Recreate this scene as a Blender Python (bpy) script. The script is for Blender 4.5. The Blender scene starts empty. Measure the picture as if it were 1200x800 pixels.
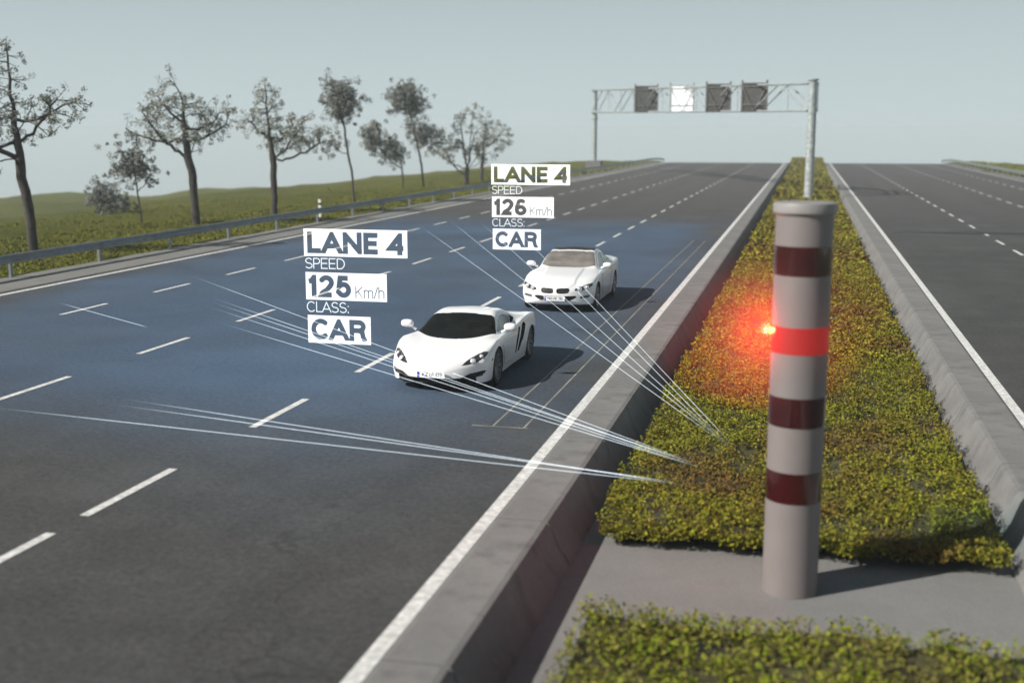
import bpy, math, random
import numpy as np
from mathutils import noise as mnoise, Vector
rng = np.random.default_rng(7)
random.seed(7)
S = bpy.context.scene
COL = S.collection
R = math.radians

# ------------------------------------------------------------------ camera, light, exposure
cam_d = bpy.data.cameras.new('camera'); cam = bpy.data.objects.new('camera', cam_d); COL.objects.link(cam)
cam_d.sensor_fit = 'HORIZONTAL'; cam_d.sensor_width = 36; cam_d.lens = 42.0
cam_d.clip_start = 0.1; cam_d.clip_end = 6000
cam.location = (0, 0, 4.5); cam.rotation_euler = (R(90 - 9.81), 0, R(13.73))
cam_d.dof.use_dof = True; cam_d.dof.focus_distance = 25.0; cam_d.dof.aperture_fstop = 0.6
S.camera = cam
SUN_EL = 38.0; SUN_DIR = (-0.80, -0.60)          # horizontal direction towards the sun
SUN_ROT = math.atan2(SUN_DIR[0], SUN_DIR[1])
W = bpy.data.worlds.new('World'); S.world = W; W.use_nodes = True
wn, wl = W.node_tree.nodes, W.node_tree.links
bg = wn['Background']; bg.inputs['Strength'].default_value = 0.10
sky = wn.new('ShaderNodeTexSky'); sky.sky_type = 'NISHITA'; sky.sun_disc = False
sky.sun_elevation = R(SUN_EL); sky.sun_rotation = SUN_ROT
sky.air_density = 1.0; sky.dust_density = 4.0; sky.ozone_density = 1.0
geo = wn.new('ShaderNodeTexCoord'); sep = wn.new('ShaderNodeSeparateXYZ'); mx = wn.new('ShaderNodeMath'); mx.operation = 'MAXIMUM'
mx.inputs[1].default_value = 0.015; cmb = wn.new('ShaderNodeCombineXYZ')
wl.new(geo.outputs['Generated'], sep.inputs[0]); wl.new(sep.outputs['Z'], mx.inputs[0])
wl.new(sep.outputs['X'], cmb.inputs['X']); wl.new(sep.outputs['Y'], cmb.inputs['Y']); wl.new(mx.outputs[0], cmb.inputs['Z'])
wl.new(cmb.outputs[0], sky.inputs['Vector'])
# thin high overcast: the clear sky mixed with a grey cloud veil, darkened overhead to weaken ambient fill
ramp = wn.new('ShaderNodeMapRange'); ramp.inputs['From Min'].default_value = 0.0; ramp.inputs['From Max'].default_value = 0.34
wl.new(sep.outputs['Z'], ramp.inputs['Value'])
veil = wn.new('ShaderNodeMix'); veil.data_type = 'RGBA'
veil.inputs[6].default_value = (4.85, 5.65, 5.85, 1); veil.inputs[7].default_value = (0.75, 1.08, 1.3, 1)
wl.new(ramp.outputs[0], veil.inputs[0])
ovc = wn.new('ShaderNodeMix'); ovc.data_type = 'RGBA'; ovc.inputs[0].default_value = 0.88
wl.new(sky.outputs[0], ovc.inputs[6]); wl.new(veil.outputs[2], ovc.inputs[7]); wl.new(ovc.outputs[2], bg.inputs['Color'])
sun_d = bpy.data.lights.new('sun', 'SUN'); sun = bpy.data.objects.new('sun', sun_d); COL.objects.link(sun)
sun_d.energy = 4.8; sun_d.angle = R(0.6); sun_d.color = (1.0, 0.95, 0.88)
ce = math.cos(R(SUN_EL))
sun.rotation_euler = Vector((SUN_DIR[0]*ce, SUN_DIR[1]*ce, math.sin(R(SUN_EL)))).to_track_quat('Z', 'Y').to_euler()
sun.location = (-40, -30, 40)
S.view_settings.view_transform = 'Standard'; S.view_settings.look = 'None'
S.view_settings.exposure = 0.42; S.view_settings.gamma = 1.0; S.view_settings.use_curve_mapping = False
S.render.engine = 'CYCLES'

# ------------------------------------------------------------------ helpers
def tag(o, label=None, cat=None, group=None, kind=None):
    if label: o['label'] = label
    if cat: o['category'] = cat
    if group: o['group'] = group
    if kind: o['kind'] = kind
    return o

def empty(name, loc, label, cat, group=None):
    o = bpy.data.objects.new(name, None); COL.objects.link(o); o.location = loc
    o.empty_display_size = 0.2
    return tag(o, label, cat, group)

def mesh_obj(name, v, f, mat=None, parent=None, smooth=False):
    me = bpy.data.meshes.new(name)
    me.from_pydata([tuple(map(float, p)) for p in v], [], [tuple(map(int, q)) for q in f]); me.update()
    if smooth:
        me.polygons.foreach_set('use_smooth', [True]*len(me.polygons))
    o = bpy.data.objects.new(name, me); COL.objects.link(o)
    if mat: me.materials.append(mat)
    if parent: o.parent = parent
    return o

def quads_obj(name, verts, mat, parent=None):
    """verts (n*4,3): a cloud of separate quads, fast."""
    n = len(verts)//4
    me = bpy.data.meshes.new(name)
    me.vertices.add(n*4); me.vertices.foreach_set('co', verts.astype(np.float32).ravel())
    me.loops.add(n*4); me.loops.foreach_set('vertex_index', np.arange(n*4, dtype=np.int32))
    me.polygons.add(n); me.polygons.foreach_set('loop_start', np.arange(0, n*4, 4, dtype=np.int32))
    me.update(calc_edges=True)
    o = bpy.data.objects.new(name, me); COL.objects.link(o); me.materials.append(mat)
    if parent: o.parent = parent
    return o

class MB:
    def __init__(s): s.v = []; s.f = []
    def add(s, v, f):
        b = len(s.v); s.v += [tuple(p) for p in v]; s.f += [tuple(i+b for i in q) for q in f]; return s
    def box(s, x0, x1, y0, y1, z0, z1, b=0.0):
        """box, with chamfered edges when b > 0"""
        if b <= 0:
            v = [(x0,y0,z0),(x1,y0,z0),(x1,y1,z0),(x0,y1,z0),(x0,y0,z1),(x1,y0,z1),(x1,y1,z1),(x0,y1,z1)]
            return s.add(v, [(3,2,1,0),(4,5,6,7),(0,1,5,4),(1,2,6,5),(2,3,7,6),(3,0,4,7)])
        rings = []
        for z, i in ((z0, b), (z0+b, 0), (z1-b, 0), (z1, b)):
            xa, xb, ya, yb = x0+i, x1-i, y0+i, y1-i
            rings.append([(xa+b,ya,z),(xb-b,ya,z),(xb,ya+b,z),(xb,yb-b,z),(xb-b,yb,z),(xa+b,yb,z),(xa,yb-b,z),(xa,ya+b,z)])
        v = [p for r in rings for p in r]; f = [tuple(range(7,-1,-1)), tuple(24+i for i in range(8))]
        for k in range(3):
            for i in range(8):
                j = (i+1) % 8; f.append((k*8+i, k*8+j, k*8+8+j, k*8+8+i))
        return s.add(v, f)
    def tube(s, pts, rad, n=8, cap=True):
        pts = [Vector(p) for p in pts]; rad = rad if hasattr(rad, '__len__') else [rad]*len(pts)
        v = []; f = []; up = None
        for i, p in enumerate(pts):
            t = (pts[min(i+1, len(pts)-1)] - pts[max(i-1, 0)]).normalized()
            if up is None: up = Vector((0,0,1)) if abs(t.z) < .9 else Vector((1,0,0))
            a = t.cross(up).normalized(); b = a.cross(t).normalized(); up = b
            for k in range(n):
                q = 2*math.pi*k/n; v.append(p + (a*math.cos(q) + b*math.sin(q))*rad[i])
        for i in range(len(pts)-1):
            for k in range(n):
                j = (k+1) % n; f.append((i*n+k, i*n+j, i*n+n+j, i*n+n+k))
        if cap: f.append(tuple(range(n-1,-1,-1))); f.append(tuple((len(pts)-1)*n+k for k in range(n)))
        return s.add(v, f)
    def lathe(s, prof, n=32, axis='z', c=(0,0,0)):
        v = []; f = []
        for r, h in prof:
            for k in range(n):
                q = 2*math.pi*k/n; a, b = r*math.cos(q), r*math.sin(q)
                v.append((c[0]+a, c[1]+b, c[2]+h) if axis == 'z' else (c[0]+h, c[1]+a, c[2]+b))
        for i in range(len(prof)-1):
            for k in range(n):
                j = (k+1) % n; f.append((i*n+k, i*n+j, i*n+n+j, i*n+n+k))
        return s.add(v, f)
    def build(s, name, mat, parent=None, smooth=False): return mesh_obj(name, s.v, s.f, mat, parent, smooth)

def smooth_angle(o, deg=35):
    me = o.data; me.polygons.foreach_set('use_smooth', [True]*len(me.polygons))
    try: me.set_sharp_from_angle(angle=R(deg))
    except Exception: pass
    return o

# materials
def new_mat(name):
    m = bpy.data.materials.new(name); m.use_nodes = True
    return m, m.node_tree.nodes, m.node_tree.links, m.node_tree.nodes['Principled BSDF']

def plain(name, col, rough=0.6, metal=0.0, coat=0.0, var=0.08, scale=6.0, bump=0.0, spec=0.5):
    m, n, l, b = new_mat(name)
    b.inputs['Roughness'].default_value = rough; b.inputs['Metallic'].default_value = metal
    b.inputs['Coat Weight'].default_value = coat; b.inputs['Coat Roughness'].default_value = 0.04
    b.inputs['Specular IOR Level'].default_value = spec
    tc = n.new('ShaderNodeTexCoord'); nz = n.new('ShaderNodeTexNoise'); nz.inputs['Scale'].default_value = scale; nz.inputs['Detail'].default_value = 6
    l.new(tc.outputs['Object'], nz.inputs['Vector'])
    mr = n.new('ShaderNodeMapRange'); mr.inputs['From Min'].default_value = .3; mr.inputs['From Max'].default_value = .7
    mr.inputs['To Min'].default_value = 1-var; mr.inputs['To Max'].default_value = 1+var
    l.new(nz.outputs['Fac'], mr.inputs['Value'])
    vm = n.new('ShaderNodeVectorMath'); vm.operation = 'SCALE'; vm.inputs[0].default_value = col[:3]
    l.new(mr.outputs[0], vm.inputs['Scale']); l.new(vm.outputs[0], b.inputs['Base Color'])
    if bump > 0:
        bp = n.new('ShaderNodeBump'); bp.inputs['Strength'].default_value = bump; bp.inputs['Distance'].default_value = .02
        l.new(nz.outputs['Fac'], bp.inputs['Height']); l.new(bp.outputs[0], b.inputs['Normal'])
    return m

def noise(n, l, vec, scale, detail=6, rough=.55):
    z = n.new('ShaderNodeTexNoise'); z.inputs['Scale'].default_value = scale; z.inputs['Detail'].default_value = detail; z.inputs['Roughness'].default_value = rough
    l.new(vec, z.inputs['Vector']); return z.outputs['Fac']
def mrange(n, l, val, a, b, c=0.0, d=1.0, smooth=False):
    m = n.new('ShaderNodeMapRange'); m.interpolation_type = 'SMOOTHSTEP' if smooth else 'LINEAR'
    for k, x in zip(('From Min','From Max','To Min','To Max'), (a,b,c,d)): m.inputs[k].default_value = x
    l.new(val, m.inputs['Value']); return m.outputs[0]
def mixc(n, l, fac, a, b, mode='MIX'):
    m = n.new('ShaderNodeMix'); m.data_type = 'RGBA'; m.blend_type = mode
    if isinstance(fac, (int, float)): m.inputs[0].default_value = fac
    else: l.new(fac, m.inputs[0])
    for i, x in ((6, a), (7, b)):
        if isinstance(x, (tuple, list)): m.inputs[i].default_value = (*x[:3], 1)
        else: l.new(x, m.inputs[i])
    return m.outputs[2]
def math_n(n, l, op, a, b):
    m = n.new('ShaderNodeMath'); m.operation = op
    for i, x in enumerate((a, b)):
        if isinstance(x, (int, float)): m.inputs[i].default_value = x
        else: l.new(x, m.inputs[i])
    return m.outputs[0]
def mapped(n, l, sc):
    tc = n.new('ShaderNodeTexCoord'); mp = n.new('ShaderNodeMapping'); mp.inputs['Scale'].default_value = sc
    l.new(tc.outputs['Object'], mp.inputs['Vector']); return tc.outputs['Object'], mp.outputs[0]

def asphalt_mat(zone):
    m, n, l, b = new_mat('asphalt_blue_glow' if zone else 'asphalt')
    obj, streak = mapped(n, l, (1.3, 0.03, 1))
    big = noise(n, l, obj, .16, 8, .6); st = noise(n, l, streak, 1.0, 7, .6); fine = noise(n, l, obj, 28, 5, .7); mid = noise(n, l, obj, 2.2, 7, .65); grain = noise(n, l, obj, 11, 3, .8)
    c = mixc(n, l, mrange(n, l, big, .36, .64), (.022,.024,.023), (.054,.056,.052))
    c = mixc(n, l, mrange(n, l, st, .40, .72, 0, .75), c, (.026,.025,.024))
    c = mixc(n, l, mrange(n, l, mid, .3, .7, 0, .5), c, (.058,.057,.054))
    sp = n.new('ShaderNodeSeparateXYZ'); l.new(obj, sp.inputs[0])
    # oily wheel tracks and worn blotches
    wav = math_n(n, l, 'SINE', math_n(n, l, 'MULTIPLY', math_n(n, l, 'ADD', sp.outputs['X'], noise(n, l, streak, .4, 3)), 2.62), 0)
    trk = math_n(n, l, 'MULTIPLY', mrange(n, l, wav, -.1, .9, 0, .42, True), mrange(n, l, noise(n, l, streak, .7, 5), .35, .65, .2, 1))
    c = mixc(n, l, trk, c, (.022,.021,.021))
    blo = noise(n, l, obj, .42, 9, .68)
    c = mixc(n, l, mrange(n, l, blo, .48, .66, 0, .75), c, (.016,.017,.016))
    c = mixc(n, l, mrange(n, l, blo, .48, .30, 0, .5), c, (.085,.087,.082))
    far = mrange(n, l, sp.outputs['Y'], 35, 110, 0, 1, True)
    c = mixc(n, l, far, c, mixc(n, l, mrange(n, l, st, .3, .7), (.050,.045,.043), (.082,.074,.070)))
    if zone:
        # blue scanner glow over the measuring field, painted into the colour, uneven edge
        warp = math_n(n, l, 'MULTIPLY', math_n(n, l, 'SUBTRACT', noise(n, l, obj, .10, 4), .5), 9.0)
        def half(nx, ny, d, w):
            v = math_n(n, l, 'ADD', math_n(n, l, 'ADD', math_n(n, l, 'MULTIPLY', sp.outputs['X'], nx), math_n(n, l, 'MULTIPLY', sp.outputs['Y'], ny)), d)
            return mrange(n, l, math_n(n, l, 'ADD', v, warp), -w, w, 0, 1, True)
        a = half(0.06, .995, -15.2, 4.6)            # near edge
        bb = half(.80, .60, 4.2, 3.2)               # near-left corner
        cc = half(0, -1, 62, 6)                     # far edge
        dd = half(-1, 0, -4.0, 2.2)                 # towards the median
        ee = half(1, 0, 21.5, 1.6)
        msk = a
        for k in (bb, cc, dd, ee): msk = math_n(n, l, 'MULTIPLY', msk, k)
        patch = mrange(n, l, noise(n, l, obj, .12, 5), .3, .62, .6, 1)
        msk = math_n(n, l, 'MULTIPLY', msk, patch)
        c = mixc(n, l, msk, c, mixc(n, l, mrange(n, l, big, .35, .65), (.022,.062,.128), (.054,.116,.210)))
    c = mixc(n, l, mrange(n, l, fine, .2, .8, 0, 1), mixc(n, l, .42, c, (0,0,0)), mixc(n, l, .09, c, (.5,.5,.5)))
    c = mixc(n, l, mrange(n, l, grain, .35, .65), mixc(n, l, .22, c, (0,0,0)), mixc(n, l, .035, c, (.5,.5,.5)))
    # thin cracks
    vo = n.new('ShaderNodeTexVoronoi'); vo.feature = 'DISTANCE_TO_EDGE'; vo.inputs['Scale'].default_value = .16
    dv = n.new('ShaderNodeVectorMath'); dv.operation = 'MULTIPLY_ADD'
    nz = n.new('ShaderNodeTexNoise'); nz.inputs['Scale'].default_value = .7; nz.inputs['Detail'].default_value = 8; l.new(obj, nz.inputs['Vector'])
    l.new(nz.outputs['Color'], dv.inputs[0]); dv.inputs[1].default_value = (2.6, 2.6, 0); l.new(obj, dv.inputs[2]); l.new(dv.outputs[0], vo.inputs['Vector'])
    crk = mrange(n, l, vo.outputs['Distance'], .001, .004, .5, 0)
    crk = math_n(n, l, 'MULTIPLY', crk, mrange(n, l, noise(n, l, obj, .3, 3), .5, .6))
    c = mixc(n, l, crk, c, (.022,.022,.022))
    l.new(c, b.inputs['Base Color']); b.inputs['Roughness'].default_value = .82; b.inputs['Specular IOR Level'].default_value = .25
    bp = n.new('ShaderNodeBump'); bp.inputs['Strength'].default_value = .35; bp.inputs['Distance'].default_value = .01
    l.new(fine, bp.inputs['Height']); l.new(bp.outputs[0], b.inputs['Normal'])
    return m

def concrete_mat(name, c0, c1, stain=.45):
    m, n, l, b = new_mat(name)
    obj, st = mapped(n, l, (1.0, 1.0, .25))
    big = noise(n, l, obj, .7, 8, .65); fine = noise(n, l, obj, 45, 4, .7); s = noise(n, l, st, 2.5, 7, .6)
    c = mixc(n, l, mrange(n, l, big, .3, .7), c0, c1)
    c = mixc(n, l, mrange(n, l, s, .52, .8, 0, stain), c, tuple(x*.35 for x in c0))
    c = mixc(n, l, mrange(n, l, fine, .25, .75), mixc(n, l, .22, c, (0,0,0)), mixc(n, l, .06, c, (.8,.8,.8)))
    l.new(c, b.inputs['Base Color']); b.inputs['Roughness'].default_value = .9; b.inputs['Specular IOR Level'].default_value = .2
    bp = n.new('ShaderNodeBump'); bp.inputs['Strength'].default_value = .4; bp.inputs['Distance'].default_value = .012
    l.new(math_n(n, l, 'ADD', fine, big), bp.inputs['Height']); l.new(bp.outputs[0], b.inputs['Normal'])
    return m

def leaf_mat(name, cols, patch_scale=.35, patch=None, patch_amt=.6):
    m, n, l, b = new_mat(name)
    g = n.new('ShaderNodeNewGeometry'); cr = n.new('ShaderNodeValToRGB')
    l.new(g.outputs['Random Per Island'], cr.inputs['Fac'])
    e = cr.color_ramp.elements
    for i, c in enumerate(cols):
        p = i/(len(cols)-1)
        x = e[0] if i == 0 else (e[len(e)-1] if i == len(cols)-1 else e.new(p))
        x.color = (*c, 1)
    c = cr.outputs[0]
    if patch:
        tc = n.new('ShaderNodeTexCoord')
        f = mrange(n, l, noise(n, l, tc.outputs['Object'], patch_scale, 5, .65), .48, .64, 0, patch_amt)
        c = mixc(n, l, f, c, patch)
    l.new(c, b.inputs['Base Color']); b.inputs['Roughness'].default_value = .9; b.inputs['Specular IOR Level'].default_value = .04
    return m

def glow_mat(name, col, strength):
    """projected light: adds to what is behind it and casts no shadow"""
    m, n, l, b = new_mat(name); n.remove(b)
    t = n.new('ShaderNodeBsdfTransparent'); e = n.new('ShaderNodeEmission'); e.inputs[0].default_value = (*col, 1); e.inputs[1].default_value = strength
    a = n.new('ShaderNodeAddShader'); l.new(t.outputs[0], a.inputs[0]); l.new(e.outputs[0], a.inputs[1])
    l.new(a.outputs[0], n['Material Output'].inputs['Surface'])
    return m

def lamp_mat(name, col, strength, base=(.02,.0,.0)):
    m, n, l, b = new_mat(name)
    b.inputs['Base Color'].default_value = (*base, 1); b.inputs['Emission Color'].default_value = (*col, 1); b.inputs['Emission Strength'].default_value = strength
    return m

M = {}
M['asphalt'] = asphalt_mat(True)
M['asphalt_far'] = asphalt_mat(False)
M['concrete'] = concrete_mat('concrete_wall', (.125,.123,.12), (.22,.217,.21), .7)
M['floor'] = concrete_mat('concrete_floor', (.155,.155,.15), (.19,.19,.185), .2)
M['shoulder'] = concrete_mat('shoulder', (.15,.15,.14), (.20,.195,.185), .25)
M['steel'] = plain('galvanised_steel', (.26,.29,.31), .45, .6, var=.2, scale=3)
M['post_steel'] = plain('mast_steel', (.36,.40,.40), .5, .3, var=.35, scale=5)
M['dark'] = plain('dark_plastic', (.012,.012,.013), .5)
M['well'] = plain('wheel_well', (.006,.006,.006), .9)
M['tyre'] = plain('tyre_rubber', (.018,.018,.018), .8, var=.2)
M['rim'] = plain('alloy_rim', (.30,.30,.31), .35, .7)
M['rim_dark'] = plain('dark_alloy_rim', (.14,.14,.145), .4, .6)
M['paint'] = plain('white_car_paint', (.86,.86,.86), .3, 0, .8, var=.01, scale=2)
M['glass_black'] = plain('black_glass', (.008,.009,.008), .06, 0, 0, var=.5, scale=3, spec=.08)
M['glass_taupe'] = plain('taupe_glass', (.16,.145,.13), .07, 0, 0, var=.3, scale=2.5, spec=.7)
M['roof_dark'] = plain('dark_glass_roof', (.035,.033,.032), .4, 0, 0, var=.05, spec=.2)
M['lens_dark'] = plain('headlight_glass', (.05,.05,.045), .08, .2, .6, var=.4, scale=14)
M['lens'] = plain('headlight_lens', (.75,.78,.8), .1, .3, 1, var=.05)
M['amber'] = plain('amber_reflector', (.35,.04,.01), .3)
M['plate'] = plain('plate_white', (.7,.7,.72), .5, var=.03)
M['plate_blue'] = plain('plate_blue', (.05,.05,.35), .5)
M['ink'] = plain('plate_ink', (.02,.02,.02), .6)

# lane line paint, worn
def line_mat():
    m, n, l, b = new_mat('worn_line_paint')
    obj, st = mapped(n, l, (1,1,1))
    w = mrange(n, l, noise(n, l, obj, 9, 8, .75), .42, .62)
    c = mixc(n, l, w, (.42,.42,.41), (.72,.72,.70))
    c = mixc(n, l, mrange(n, l, noise(n, l, obj, .9, 6, .7), .55, .75, 0, .5), c, (.2,.2,.19))
    l.new(c, b.inputs['Base Color']); b.inputs['Roughness'].default_value = .8
    return m
M['line'] = line_mat()
M['loop'] = plain('loop_sealant', (.20,.195,.17), .9, var=.4, scale=3)
M['tar'] = plain('tar_seam', (.022,.021,.02), .6, var=.3)

# ------------------------------------------------------------------ the setting
def crest(y):
    y = np.asarray(y, float); d = np.clip(y-196, 0, None)
    return np.where(d < 30, -.0014*d*d, -.0014*900 - .084*(d-30))
def fbm(x, y, sc, seed=0.0):
    return mnoise.fractal(Vector((x*sc+seed, y*sc-seed, seed)), 1.0, 2.0, 4)

def left_h(x, y):
    """rolling meadow left of the road; falls away beyond the first rise"""
    e = -24.7 - x
    if e < 0: return -1.2
    h = -.095*max(0, e-13) if e < 60 else -.095*47 - .062*(e-60)
    a = min(1, max(0, e-2)/8)
    amp = .32 + .012*e
    h += a*amp*(1.3*fbm(x*1.2, y*.8, .035, 3.1) + .2*fbm(x, y, .16, 8.0))
    h += .10*fbm(x, y, .6, 1.0)
    return h
def right_h(x, y):
    e = x - 22.3
    if e < 0: return -1.2
    return .25*min(1, e/2) + .10*fbm(x, y, .6, 5.0) - .10*max(0, e-8) + min(1, e/20)*.5*fbm(x, y, .05, 9)
def axis(stops):
    out = []
    for a, b, st in stops: out += list(np.arange(a, b, st))
    return np.array(out + [stops[-1][1]])
gx = axis([(-1500,-400,100),(-400,-150,12),(-150,-70,3),(-70,-24.7,.9),(-24.7,-24.4,.3),(-24.4,22.3,23.35),(22.3,40,.9),(40,120,8),(120,1500,120)])
gy = axis([(-60,15,5),(15,130,1.1),(130,240,2.5),(240,500,12),(500,2200,100)])
verts = []
for y in gy:
    c = float(crest(y)) if y < 400 else float(crest(400)) - .03*(y-400)
    for x in gx:
        h = left_h(x, y) if x < 0 else right_h(x, y)
        verts.append((x, y, h + c))
nx = len(gx); fc = [(j*nx+i, j*nx+i+1, (j+1)*nx+i+1, (j+1)*nx+i) for j in range(len(gy)-1) for i in range(nx-1)]
def meadow_mat():
    m, n, l, b = new_mat('meadow')
    obj, st = mapped(n, l, (1,1,1))
    big = noise(n, l, obj, .06, 6, .6); mid = noise(n, l, obj, .5, 8, .7); fine = noise(n, l, obj, 6, 6, .75)
    c = mixc(n, l, mrange(n, l, big, .35, .65), (.090,.102,.011), (.170,.172,.022))
    c = mixc(n, l, mrange(n, l, mid, .35, .7, 0, .7), c, (.052,.062,.009))
    c = mixc(n, l, mrange(n, l, fine, .3, .7), mixc(n, l, .45, c, (0,0,0)), mixc(n, l, .12, c, (.5,.48,.2)))
    l.new(c, b.inputs['Base Color']); b.inputs['Roughness'].default_value = .95; b.inputs['Specular IOR Level'].default_value = .05
    bp = n.new('ShaderNodeBump'); bp.inputs['Strength'].default_value = .9; bp.inputs['Distance'].default_value = .25
    l.new(math_n(n, l, 'ADD', fine, mid), bp.inputs['Height']); l.new(bp.outputs[0], b.inputs['Normal'])
    return m
M['meadow'] = meadow_mat()
tag(mesh_obj('ground', verts, fc, M['meadow'], smooth=True), kind='structure')

YS = np.concatenate([np.arange(-20, 190, 10), np.arange(190, 330, 4)])
def strip(name, x0, x1, z, mat, ys=YS):
    v = []; f = []
    xs = np.linspace(x0, x1, max(2, int(abs(x1-x0)/4)+1)); k = len(xs)
    for y in ys:
        for x in xs: v.append((x, y, float(crest(y))+z))
    for j in range(len(ys)-1):
        for i in range(k-1): f.append((j*k+i, j*k+i+1, (j+1)*k+i+1, (j+1)*k+i))
    return tag(mesh_obj(name, v, f, mat, smooth=True), kind='structure')
XL = -3.42; XR = 3.42
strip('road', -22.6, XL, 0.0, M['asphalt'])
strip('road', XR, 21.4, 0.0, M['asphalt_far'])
strip('road_shoulder', -24.75, -22.6, 0.003, M['shoulder'])
strip('road_shoulder', 21.4, 22.4, 0.003, M['shoulder'])
strip('median_pavement', -2.62, 2.62, -0.5, M['floor'])

# painted markings
def line_quads(mb, x, y0, y1, w, z=.005, step=6.0):
    n = max(1, int((y1-y0)/step)); ys = np.linspace(y0, y1, n+1)
    for a, b in zip(ys[:-1], ys[1:]):
        za, zb = float(crest(a))+z, float(crest(b))+z
        mb.add([(x-w/2,a,za),(x+w/2,a,za),(x+w/2,b,zb),(x-w/2,b,zb)], [(0,1,2,3)])
mb = MB()
line_quads(mb, -3.52, -15, 235, .17, step=4)
line_quads(mb, -22.15, -15, 235, .2, step=4)
mb.build('edge_line', M['line'])['kind'] = 'structure'
mb = MB()
line_quads(mb, 3.53, -15, 235, .17, step=4)
line_quads(mb, 20.6, -15, 235, .2, step=4)
mb.build('edge_line', M['line'])['kind'] = 'structure'
mb = MB()
for x, y0 in ((-8.25, 12.15), (-13.38, 12.9), (-18.25, 12.85)):
    for k in range(-4, 46):
        a = y0 + 4.52*k
        if x > -9 and k == -1: a = 9.4
        line_quads(mb, x, a, a+2.1, .13)
mb.build('lane_markings', M['line'])['kind'] = 'structure'
mb = MB()
for x, y0 in ((8.08, 12.3), (13.3, 13.0), (17.6, 12.6)):
    for k in range(-4, 46):
        a = y0 + 4.52*k; line_quads(mb, x, a, a+2.1, .13)
mb.build('lane_markings', M['line'])['kind'] = 'structure'
# induction loop cuts in lane 4
mb = MB()
line_quads(mb, -4.62, 17.62, 52, .035, .004); line_quads(mb, -4.12, 17.62, 52, .035, .004)
mb.add([(-4.95,17.58,.008),(-4.05,17.58,.008),(-4.05,17.63,.008),(-4.95,17.63,.008)], [(0,1,2,3)])
mb.build('loop_cut_lines', M['loop'])['kind'] = 'structure'
# tar seam across the far carriageway
mb = MB(); xs = np.linspace(3.9, 21, 40)
for i in range(39):
    ya, yb = (58.6+.09*(xs[k]-4)*2.2*min(1,1.2/(1+.25*(xs[k]-4)))+.18*fbm(xs[k], 0, .7) for k in (i, i+1))
    w0, w1 = (.32+.95*min(1, max(0, (xs[k]-5)/2)) + .25*fbm(xs[k], 4, 1.1) for k in (i, i+1))
    mb.add([(xs[i],ya-w0/2,.006),(xs[i+1],yb-w1/2,.006),(xs[i+1],yb+w1/2,.006),(xs[i],ya+w0/2,.006)], [(0,1,2,3)])
mb.build('tar_seam', M['tar'])['kind'] = 'structure'

# concrete barriers between carriageway and sunken median: outer side flush with the road, sloping inner face
def barrier(sign, label):
    root = empty('concrete_barrier', (sign*3.0, 0, 0), label, 'barrier')
    prof = [(3.42,-.55),(3.42,.012),(3.38,.022),(2.86,.022),(2.80,.006),(2.76,-.05),(2.66,-.28),(2.56,-.42),(2.50,-.55)]
    y = 9.2-4.0*6; k = 0
    first = {}
    while y < 232:
        L = 4.0; y0, y1 = y+.018, y+L-.018
        if y < 190:
            key = 'a'; ys = [0.0, L-.036]
        else: key = None; ys = [0.0, L-.036]
        if key in first:
            o = first[key].copy(); COL.objects.link(o); o.parent = root
        else:
            v = []; f = []; n = len(prof)
            za = 0.0 if key else float(crest(y1)-crest(y0))
            for q, yy in enumerate(ys):
                for x, z in prof: v.append((sign*x - sign*3.0, yy, z + (za if q else 0)))
            for i in range(n-1):
                q = (i, i+1, n+i+1, n+i); f.append(q if sign < 0 else q[::-1])
            f.append(tuple(range(n))[::-1] if sign < 0 else tuple(range(n))); f.append(tuple(n+i for i in range(n)) if sign < 0 else tuple(n+i for i in range(n))[::-1])
            o = mesh_obj('barrier_segment', v, f, M['concrete'], root)
            smooth_angle(o, 14)
            if key: first[key] = o
        o.location = (0, y0, float(crest(y0)))
        y += L; k += 1
    return root
barrier(-1, 'grey concrete barrier beside lane 4, its sloping median face in dark shadow')
barrier(1, 'sunlit grey concrete barrier on the far right edge of the planted median')

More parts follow.
